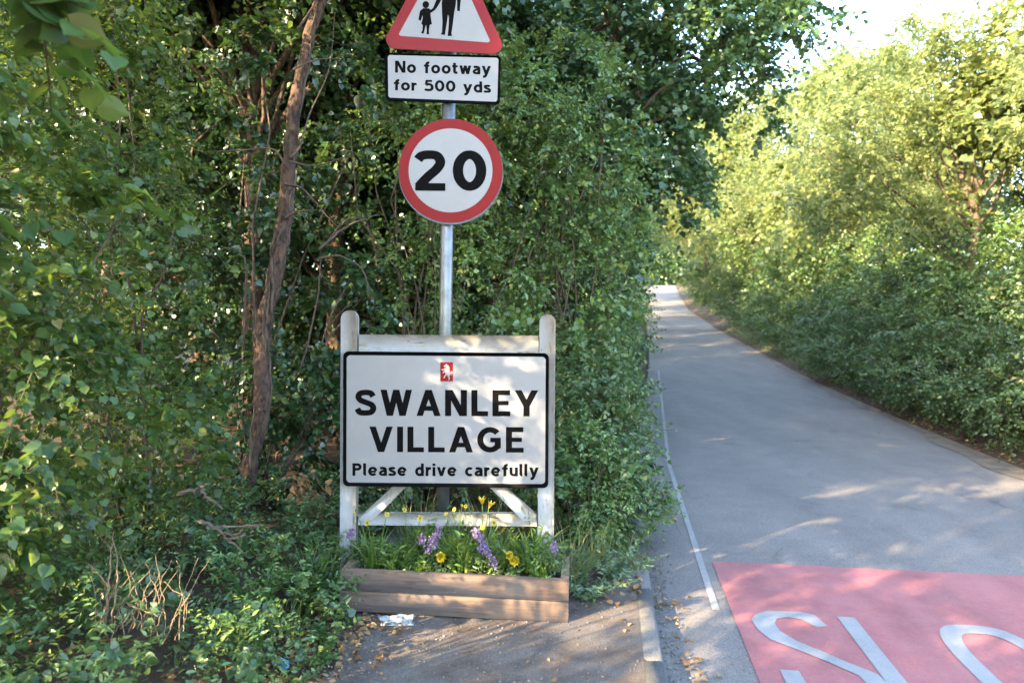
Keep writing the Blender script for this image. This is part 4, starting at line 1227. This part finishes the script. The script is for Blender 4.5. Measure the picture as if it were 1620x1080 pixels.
# --- right bank
rb = plant("bank_shrub", gp(right_edge(7.0) + .85, 7.0), [(0, 0, .55, .75, 1.0, .65), (.5, .3, 1.2, .9, 1.1, .8), (-.05, .6, .7, .6, .8, .6), (.9, -.3, 1.7, .9, 1.0, .8)],
      'bramble', 141, "bramble bank shrub at the right edge beside the dusty verge", "shrub", 640, 5, 7, .26, .075, 'simple', .45, 24, .010, group="shrubs on the right bank", twig_geo=True, tw_every=6)
rows = [(8.6, .75, 1.0), (10.0, .75, 1.0), (11.6, .8, 1.05), (13.4, .8, 1.1), (15.5, .9, 1.15), (18, .9, 1.2), (21.5, 1.0, 1.3), (26, 1.1, 1.45), (33, 1.3, 1.7), (44, 1.7, 2.1), (60, 2.2, 2.7), (82, 2.6, 3.0)]
names = ["bramble shrub on the right bank nearest the camera", "second bank shrub from the right edge of the photo", "third bank shrub from the right edge", "bank shrub below the bare-stemmed elder",
         "bank shrub left of the bare-stemmed elder", "bank shrub where the right road edge bends", "bank shrub half way up the right side", "right bank shrub by the first sunlit patch of verge",
         "right bank shrub up the climbing lane", "right bank shrub near the sunlit stretch of lane", "right bank shrub past the sunlit stretch", "right bank shrub at the crest of the lane"]
for i, ((y, d, s), nm) in enumerate(zip(rows, names)):
    dup(rb, gp(right_edge(y) + d, y), (i * .35) % .9 - .4, (s, s, s * (1 + .1 * math.sin(i * 2.2))), nm)
rb2 = plant("bank_shrub", gp(right_edge(8) + 2.9, 8.0), [(0, 0, 1.0, 1.1, 1.3, 1.1), (.4, .2, 2.0, 1.2, 1.3, 1.0), (-.5, .3, 1.6, .9, 1.1, .9)],
      'privet', 142, "tall pale-leaved shrub behind the bramble at the right edge", "shrub", 560, 5, 7, .34, .085, 'simple', .45, 24, .014, group="tall shrubs behind the right bank", twig_geo=True, tw_every=6)
for i, ((y, d, s), nm) in enumerate(zip([(11.2, 2.2, 1.0), (13.2, 1.5, .72), (16, 2.2, 1.15), (20.5, 2.3, 1.3), (27, 2.5, 1.6), (38, 3, 2.1)],
        ["tall pale shrub behind the third bank shrub", "tall pale shrub around the foot of the bare-stemmed elder", "tall pale shrub beyond the bare-stemmed elder", "tall pale shrub above the bend of the right verge",
         "tall pale shrub on the bank up the lane", "tall pale shrub on the bank near the sunlit stretch"])):
    dup(rb2, gp(right_edge(y) + d, y), i * 1.7, (s, s, s), nm)

# elder with the bare twisted stem
ex, ey, _ = at(1545, 420, 14.0)
plant("elder_tree", gp(ex, ey), [(-2.0, 0, 4.6, 1.4, 1.2, 1.0), (-.8, .2, 5.6, 1.4, 1.2, 1.0), (.7, 0, 4.8, 1.3, 1.2, 1.0), (-2.5, .2, 3.6, 1.0, 1.0, .8), (1.2, .2, 6.0, 1.4, 1.2, 1.0), (-1.2, .1, 6.3, .9, 1.0, .6), (-1.2, 0, 3.4, .7, .8, .6)],
      'elder', 151, "elder tree with bare twisted pale stem on the right bank", "tree", 760, 5, 8, .48, .11, 'simple', .3, 26, trunk=[(0, 0, -.1), (.03, 0, 1.0), (-.12, 0, 2.0), (-.02, 0, 3.0), (-.3, 0, 3.9), (-.6, .1, 4.8)], trunk_r=(.11, .055), trunk_mat='bark_pale', crown_name='crown', limb_r=.038)
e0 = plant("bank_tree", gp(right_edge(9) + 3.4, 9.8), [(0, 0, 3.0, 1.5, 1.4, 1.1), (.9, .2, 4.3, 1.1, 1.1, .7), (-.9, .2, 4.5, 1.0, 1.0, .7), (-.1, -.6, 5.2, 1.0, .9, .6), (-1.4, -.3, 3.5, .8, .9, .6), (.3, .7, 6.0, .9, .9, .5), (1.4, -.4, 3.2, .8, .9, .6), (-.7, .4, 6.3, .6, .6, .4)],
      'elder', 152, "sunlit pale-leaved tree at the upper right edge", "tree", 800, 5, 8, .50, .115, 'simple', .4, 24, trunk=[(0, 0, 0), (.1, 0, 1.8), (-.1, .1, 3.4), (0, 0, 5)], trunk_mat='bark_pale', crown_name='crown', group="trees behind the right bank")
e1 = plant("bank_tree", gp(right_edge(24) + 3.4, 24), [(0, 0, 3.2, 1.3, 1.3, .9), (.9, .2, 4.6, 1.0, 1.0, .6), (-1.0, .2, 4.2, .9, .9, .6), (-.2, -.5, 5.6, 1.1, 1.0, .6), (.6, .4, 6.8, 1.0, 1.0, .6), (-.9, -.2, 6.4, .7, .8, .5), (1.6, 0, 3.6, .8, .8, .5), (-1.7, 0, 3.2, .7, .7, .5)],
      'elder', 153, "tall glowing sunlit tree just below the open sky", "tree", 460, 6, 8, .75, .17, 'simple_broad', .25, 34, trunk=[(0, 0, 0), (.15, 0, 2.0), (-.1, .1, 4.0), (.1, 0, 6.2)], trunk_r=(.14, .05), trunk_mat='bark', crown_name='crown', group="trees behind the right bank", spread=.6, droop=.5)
e1.scale = (1.25, 1.25, 1.3)
far_trees = [(e0, right_edge(15.5) + 5.0, 15.5, 1.0, "sunlit tree behind the bare-stemmed elder"), (e1, right_edge(12) + 4.6, 12.5, 1.28, "loose-crowned sunlit tree reaching the top right corner"),
    (e0, right_edge(19.5) + 3.6, 19.5, 1.05, "sunlit tree left of the bare-stemmed elder"), (e1, right_edge(30) + 3.4, 30, 1.5, "glowing tree whose top meets the maple's outer twigs"),
    (e0, right_edge(36) + 2.8, 36, 1.6, "dense sunlit tree on the right side up the lane"), (e1, right_edge(44) + 1.8, 44, 1.9, "tall sunlit tree leaning over the lane near its sunny stretch"),
    (e0, right_edge(56) + 2.2, 56, 2.1, "large tree on the right past the lane's sunny stretch"), (e1, right_edge(70) + 2.0, 70, 2.5, "large loose tree on the right below the crest"),
    (e0, left_edge(60) - 2.6, 60, 2.2, "large tree on the left side near the top of the lane"), (e1, left_edge(80) - 2.4, 80, 2.6, "loose tree on the left at the top of the lane"),
    (e0, right_edge(90) + 3, 92, 2.7, "large tree on the right at the crest of the lane")]
for i, (src, x, y, sc_, nm) in enumerate(far_trees):
    dup(src, gp(x, y), i * 2.1 + .5, (sc_, sc_, sc_), nm)
# closing the lane at the crest
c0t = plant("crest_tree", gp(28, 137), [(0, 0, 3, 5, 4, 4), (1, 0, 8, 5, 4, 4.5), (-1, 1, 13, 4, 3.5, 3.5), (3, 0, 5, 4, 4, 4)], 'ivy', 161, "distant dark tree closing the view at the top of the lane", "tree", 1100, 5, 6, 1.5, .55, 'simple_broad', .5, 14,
            trunk=[(0, 0, 0), (.2, 0, 4), (0, 0, 12)], trunk_r=(.4, .15), limb_r=.15, crown_name='crown')
for (x, y, s), nm in zip(((22, 141, 1.0), (35, 139, 1.0), (41, 142, 1.1), (30, 158, 1.4)), ("distant tree left of the lane's crest", "distant tree right of the lane's crest", "distant tree farther right along the crest", "farthest tree beyond the lane's crest")):
    dup(c0t, gp(x, y), x, (s, s, s), nm)

# ------------------------------------------------------------------ undergrowth and small things
rng = np.random.default_rng(301)
g = Geo()
# ivy and weeds creeping over the bank on the left
n = 1100
px_ = rng.uniform(-3.4, -.78, n); py_ = rng.uniform(2.0, 5.6, n)
keep = px_ < -.82 - .07 * np.sin(py_ * 3) - np.clip((2.9 - py_), 0, 1) * .1
px_, py_ = px_[keep], py_[keep]
pts = np.array([(x, y, ground_z(x, y) + .05 + .30 * rng.random() * min(1, (-.75 - x) * 1.5 + .1)) for x, y in zip(px_, py_)])
hf = rng.random(len(pts)) < .5
make_foliage(rng, g, pts[hf], unit(rng.normal(size=pts[hf].shape) * .5 + UP), 3, 7, .17, .042, 'heart', .5, .8, .6)
g2c = Geo()
make_foliage(rng, g2c, pts[~hf] + (0, 0, .05), unit(rng.normal(size=pts[~hf].shape) * .5 + UP), 3, 9, .20, .040, 'narrow', .9, .8, .4)
tag(g2c.build("weed_ground_cover", M['privet']), "small-leaved weeds among the ivy on the left bank", "ground cover", kind='stuff')
tag(g.build("ivy_ground_cover", M['bramble']), "low ivy and weeds creeping over the left bank", "ground cover", kind='stuff')
g = Geo()
for y in np.arange(5, 45, .22):
    for _ in range(3):
        x = right_edge(y) + rng.uniform(.32, .9)
        b2 = Geo()
        blades(g2 := Geo(), rng, 14, .10, .16, .009, .9, 4)
        v = np.concatenate(g2.v) + (x, y, ground_z(x, y) - .01)
        off = g.n
        g.v.append(v); g.n += len(v); g.loops.append(np.concatenate(g2.loops) + off); g.cnt.append(np.concatenate(g2.cnt))
for _ in range(60):
    x, y = rng.uniform(.35, .85), rng.uniform(4.5, 5.6)
    blades(g2 := Geo(), rng, 12, .07, .17, .007, .9, 4)
    v = np.concatenate(g2.v) + (x, y, ground_z(x, y) - .01)
    off = g.n
    g.v.append(v); g.n += len(v); g.loops.append(np.concatenate(g2.loops) + off); g.cnt.append(np.concatenate(g2.cnt))
tag(g.build("verge_grass", M['meadow']), "short grass and weeds along the verges", "grass", kind='stuff')

def tuft(name, x, y, seed, label, nb, hgt, wid, lean_, mat='meadow', r=.06, group=None):
    rng = np.random.default_rng(seed)
    g = Geo(); blades(g, rng, nb, r, hgt, wid, lean_)
    o = g.build(name, M[mat], loc=gp(x, y))
    return tag(o, label, "grass", group)
gg = "long grass tufts round the planter"
tuft("grass_tuft", .33, 4.22, 401, "long arching grass tuft at the planter's right end", 70, .46, .008, .75, r=.09, group=gg)
tuft("grass_tuft", .52, 4.62, 402, "grass tuft between the planter and the verge shrub", 60, .36, .007, .8, r=.10, group=gg)
tuft("grass_tuft", -1.02, 3.95, 403, "wispy grass tuft at the planter's left end", 70, .40, .007, .6, r=.10, group=gg)
tuft("grass_tuft", -1.12, 3.55, 404, "short grass tuft left of the white litter", 60, .28, .007, .7, r=.10, group=gg)
tuft("grass_tuft", -.62, 4.75, 405, "grass tuft behind the sign's left brace", 80, .55, .009, .5, r=.12, group=gg)
tuft("grass_tuft", -.15, 4.8, 406, "grass tuft behind the sign's right brace", 80, .5, .009, .5, r=.12, group=gg)

def weed(name, x, y, seed, label, mat, stems, hgt, leaf, tpl, cat="weed", lean_=.5):
    rng = np.random.default_rng(seed)
    root = empty(name, gp(x, y), label, cat)
    g, tg = Geo(), Geo()
    for k in range(stems):
        a = rng.random() * 6.28
        L_ = hgt * rng.uniform(.6, 1.1)
        e = np.array((math.cos(a) * lean_ * L_, math.sin(a) * lean_ * L_, L_ * (1 - .4 * lean_)))
        c = curve([(0, 0, 0), e * (.45, .45, .6), e], 6)
        tube(tg, c, np.linspace(.003, .0012, len(c)), 4)
        m = len(c)
        ph = np.arange(m) * 2.4 + a
        ax = np.stack([np.cos(ph), np.sin(ph), .35 + 0 * ph], 1)
        for rep in range(2):
            sel = slice(1, None)
            ax2 = ax + .3 * rng.normal(size=ax.shape)
            put_leaves(g, tpl, c[sel], ax2[sel], UP + .4 * rng.normal(size=ax2[sel].shape), leaf * (1.1 - .5 * np.linspace(0, 1, m))[sel], rng)
            ax = ax * (-1, -1, 1)
    g.build("leaves", M[mat], root)
    tg.build("stem", M['grass'], root)
    return root
weed("grey_weed", .42, 4.05, 411, "sprawling grey-green weed beside the planter's right corner", 'sage', 16, .36, .055, 'narrow', lean_=1.0)
weed("grey_weed", .62, 4.35, 412, "grey-green weed at the end of the kerb", 'sage', 16, .34, .050, 'narrow', lean_=.9)
weed("leafy_weed", -1.08, 3.75, 413, "upright leafy weed at the planter's left corner", 'hazel', 9, .42, .060, 'narrow', lean_=.35)
weed("leafy_weed", -1.16, 3.25, 414, "leafy weed above the blue wrapper", 'privet', 9, .30, .055, 'ovate', lean_=.5)
weed("leafy_weed", -1.3, 3.7, 415, "leafy weed in front of the dead branches", 'privet', 12, .42, .055, 'ovate', lean_=.5)
weed("dark_weed", .80, 4.95, 416, "brownish seeding weed hanging over the kerb line", 'bramble', 18, .5, .03, 'narrow', lean_=.8)

for k, (x, y) in enumerate(((-.92, 2.95), (-.86, 3.25), (-.90, 3.48))):
    weed("leafy_weed", x, y, 420 + k, ("low weed at the footway's left edge nearest the camera", "low weed at the footway's left edge beside the blue wrapper", "low weed at the footway's left edge near the white carton")[k], 'privet', 8, .17, .040, 'ovate', lean_=.8)
# bare dead branches
def dead_branch(name, paths, label, mat='dead_wood', r=.012, cat="branch"):
    base = np.array(at(*paths[0][0]))
    root = None
    g = Geo()
    rr = np.random.default_rng(len(label))
    for k, p in enumerate(paths):
        c = curve([np.array(at(*q)) - base for q in p], 6) + 0
        c[1:-1] += rr.normal(size=c[1:-1].shape) * .004
        tube(g, c, np.linspace(r * (1 if k == 0 else .7), r * .35, len(c)), 6, .06, rr)
    o = g.build(name, M[mat], loc=base, smooth=True)
    return tag(o, label, cat)
dead_branch("dead_branch", [[(283, 782, 3.95), (310, 775, 3.9), (330, 786, 3.85), (352, 805, 3.85)], [(310, 776, 3.9), (318, 770, 3.85), (330, 766, 3.8)]], "pale bare forked branch lying on the left undergrowth", r=.014)
dead_branch("dead_branch", [[(316, 824, 3.75), (340, 835, 3.7), (362, 852, 3.65), (382, 872, 3.65)], [(340, 835, 3.7), (360, 832, 3.7), (410, 832, 3.75)], [(350, 842, 3.68), (370, 845, 3.65), (385, 838, 3.65)], [(362, 852, 3.65), (380, 850, 3.6), (388, 842, 3.6)]], "many-twigged bare branch below the vine-wrapped trunk", r=.012)
dead_branch("dead_branch", [[(505, 395, 5.45), (530, 372, 5.5), (560, 352, 5.6), (600, 340, 5.7)], [(500, 410, 5.5), (540, 405, 5.5), (575, 430, 5.5), (583, 470, 5.5)], [(512, 388, 5.5), (545, 350, 5.5), (570, 345, 5.5)]], "tangle of bare twisted branches left of the sign post", 'twig', r=.013)
dead_branch("dead_branch", [[(168, 985, 2.95), (172, 920, 3.0), (178, 860, 3.05)], [(178, 985, 2.95), (186, 900, 3.0), (180, 840, 3.1)], [(172, 930, 3.0), (150, 900, 3.05), (130, 890, 3.1)], [(185, 940, 3.0), (215, 960, 2.95), (250, 975, 2.9)]], "brown dry woody stems in the lower left undergrowth", 'straw', .0065)
rng = np.random.default_rng(88)
ptm = [[(x0, 1000 + rng.uniform(-10, 20), 2.9), (x0 + rng.uniform(-10, 30), 960, 2.95), (x0 + rng.uniform(-30, 70), 900 + rng.uniform(-30, 40), 3.0)] for x0 in np.linspace(150, 290, 22)]
dead_branch("dry_grass", ptm, "straw-coloured dry stalks among the lower left ivy", 'straw', .0035, "dry grass")
# dead leaves
def litter(name, spots, n, label, seed, size=.035):
    rng = np.random.default_rng(seed)
    P = []
    for k in range(n):
        f = spots[rng.integers(len(spots))]
        x, y = f(rng)
        if .70 < x < 4.4 and 2 < y < 7 and x > left_edge(y) + .25: continue
        P.append((x, y, ground_z(x, y) + .012 + .008 * rng.random()))
    P = np.array(P)
    g = Geo()
    put_leaves(g, 'broad', P, np.stack([rng.normal(size=len(P)), rng.normal(size=len(P)), .15 * rng.normal(size=len(P))], 1), UP + .35 * rng.normal(size=P.shape), size * (.5 + .8 * rng.random(len(P))), rng)
    return tag(g.build(name, M['dry']), label, "dead leaves", kind='stuff')
litter("leaf_litter", [lambda r: (-.95 + .18 * r.normal(), 3.62 + .14 * r.normal())] * 4 + [lambda r: (-1.15 + .2 * r.normal(), r.uniform(2.4, 4.2))] * 2 + [lambda r: (left_edge(3.8) + .06 + abs(.05 * r.normal()), 3.0 + 3 * r.random())]
       + [lambda r: (.55 + .2 * r.normal(), 4.35 + .3 * r.normal())] * 2 + [lambda r: (-.88 + .13 * r.normal(), r.uniform(2.5, 3.7))] * 4 + [lambda r: (r.uniform(-2.4, -1.0), r.uniform(2.2, 4.2))] * 3, 1300, "brown dead leaves drifted round the planter and along the kerb", 501)
litter("leaf_litter", [lambda r: (lambda y: (right_edge(y) + .05 + abs(.22 * r.normal()), y))(5 + 16 * r.random() ** 1.4)], 700, "brown dead leaves along the right verge", 502, .05)
litter("leaf_litter", [lambda r: (r.uniform(-1.0, .6), r.uniform(2.7, 3.7))], 40, "scattered bits of leaf on the footway", 503, .02)
rng = np.random.default_rng(504)
g = Geo()
def stones(n, fx):
    for _ in range(n):
        x, y = fx()
        s = rng.uniform(.003, .009)
        c = np.array((x, y, ground_z(x, y) + .008))
        v = c + s * np.array([(1, 0, 0), (-1, 0, 0), (0, 1, 0), (0, -1, 0), (0, 0, .8), (0, 0, -.8)]) * rng.uniform(.6, 1.3, (6, 3))
        g.add(v, [(0, 2, 4), (2, 1, 4), (1, 3, 4), (3, 0, 4), (2, 0, 5), (1, 2, 5), (3, 1, 5), (0, 3, 5)])
stones(500, lambda: (rng.uniform(-1.1, .6), rng.uniform(2.6, 4.0)))
stones(500, lambda: (-.88 + .12 * rng.normal(), rng.uniform(2.6, 3.8)))
stones(500, lambda: (lambda y: (left_edge(y) + .02 + abs(.06 * rng.normal()), y))(rng.uniform(2.8, 5.4)))
stones(400, lambda: (lambda y: (right_edge(y) - .15 + .25 * rng.random(), y))(rng.uniform(5, 12)))
tag(g.build("grit", M['grit']), "loose grit on the footway and road edges", "grit", kind='stuff')

# withered brown leaf spray
rng = np.random.default_rng(61)
bx = np.array(at(478, 770, 4.9))
wl = empty("withered_spray", bx, "rust-brown withered leaf spray left of the sign's foot", "dead leaves")
g, tg = Geo(), Geo()
for cx, cy in ((480, 755), (488, 790), (470, 762)):
    c = np.array(at(cx, cy, 4.9)) - bx
    pts = c + rng.normal(size=(9, 3)) * (.05, .04, .03)
    make_foliage(rng, g, pts, unit(rng.normal(size=pts.shape)), 2, 4, .09, .055, 'ovate', 0, .8, .7)
    limb(tg, rng, (0, .05, -.25), c, .006, .003)
g.build("leaves", M['dry'], wl); tg.build("stem", M['twig'], wl)

# litter
def wrapper(name, px, py, col, wlen, wwid, rz, seed, label, marks=None):
    m, t, b = new_mat(name + "_film")
    v = noise(t, coords(t), 45, 4)
    t.links.new(ramp(t, v, [(0.40, col[0]), (0.55, col[1]), (0.75, col[2])]), b.inputs["Base Color"])
    b.inputs["Roughness"].default_value = .3
    rng = np.random.default_rng(seed)
    x, y, z = on_ground(px, py, .0)
    nx, ny = 12, 7
    u, v2 = np.meshgrid(np.linspace(-.5, .5, nx), np.linspace(-.5, .5, ny))
    h = .012 + .012 * rng.random(u.shape) + .02 * (v2 > .2)
    P = np.stack([u * wlen + .01 * rng.normal(size=u.shape) * (abs(u) > .4), v2 * wwid, h], -1).reshape(-1, 3)
    idx = np.arange(nx * ny).reshape(ny, nx)
    F4 = np.stack([idx[:-1, :-1], idx[:-1, 1:], idx[1:, 1:], idx[1:, :-1]], -1).reshape(-1, 4)
    g = Geo()
    nb = nx * ny
    rim = list(idx[0]) + list(idx[1:, -1]) + list(idx[-1, ::-1][1:]) + list(idx[::-1, 0][1:-1])
    g.add(np.vstack([P, P - (0, 0, .006)]), np.vstack([F4, F4[:, ::-1] + nb, [(rim[i], rim[i] + nb, rim[(i + 1) % len(rim)] + nb, rim[(i + 1) % len(rim)]) for i in range(len(rim))]]))
    o = g.build(name, m, loc=(x, y, ground_z(x, y)))
    o.rotation_euler = (R(18), 0, rz)
    return tag(o, label, "litter")
wrapper("crumpled_carton", 628, 986, ((.10, .11, .12), (.27, .275, .27), (.25, .19, .14)), .17, .055, .05, 71, "crumpled white carton lying against the planter's front")
wrapper("blue_wrapper", 447, 1055, ((.03, .18, .42), (.06, .32, .65), (.5, .62, .75)), .085, .035, -.7, 72, "small bright blue wrapper in the bottom left weeds")
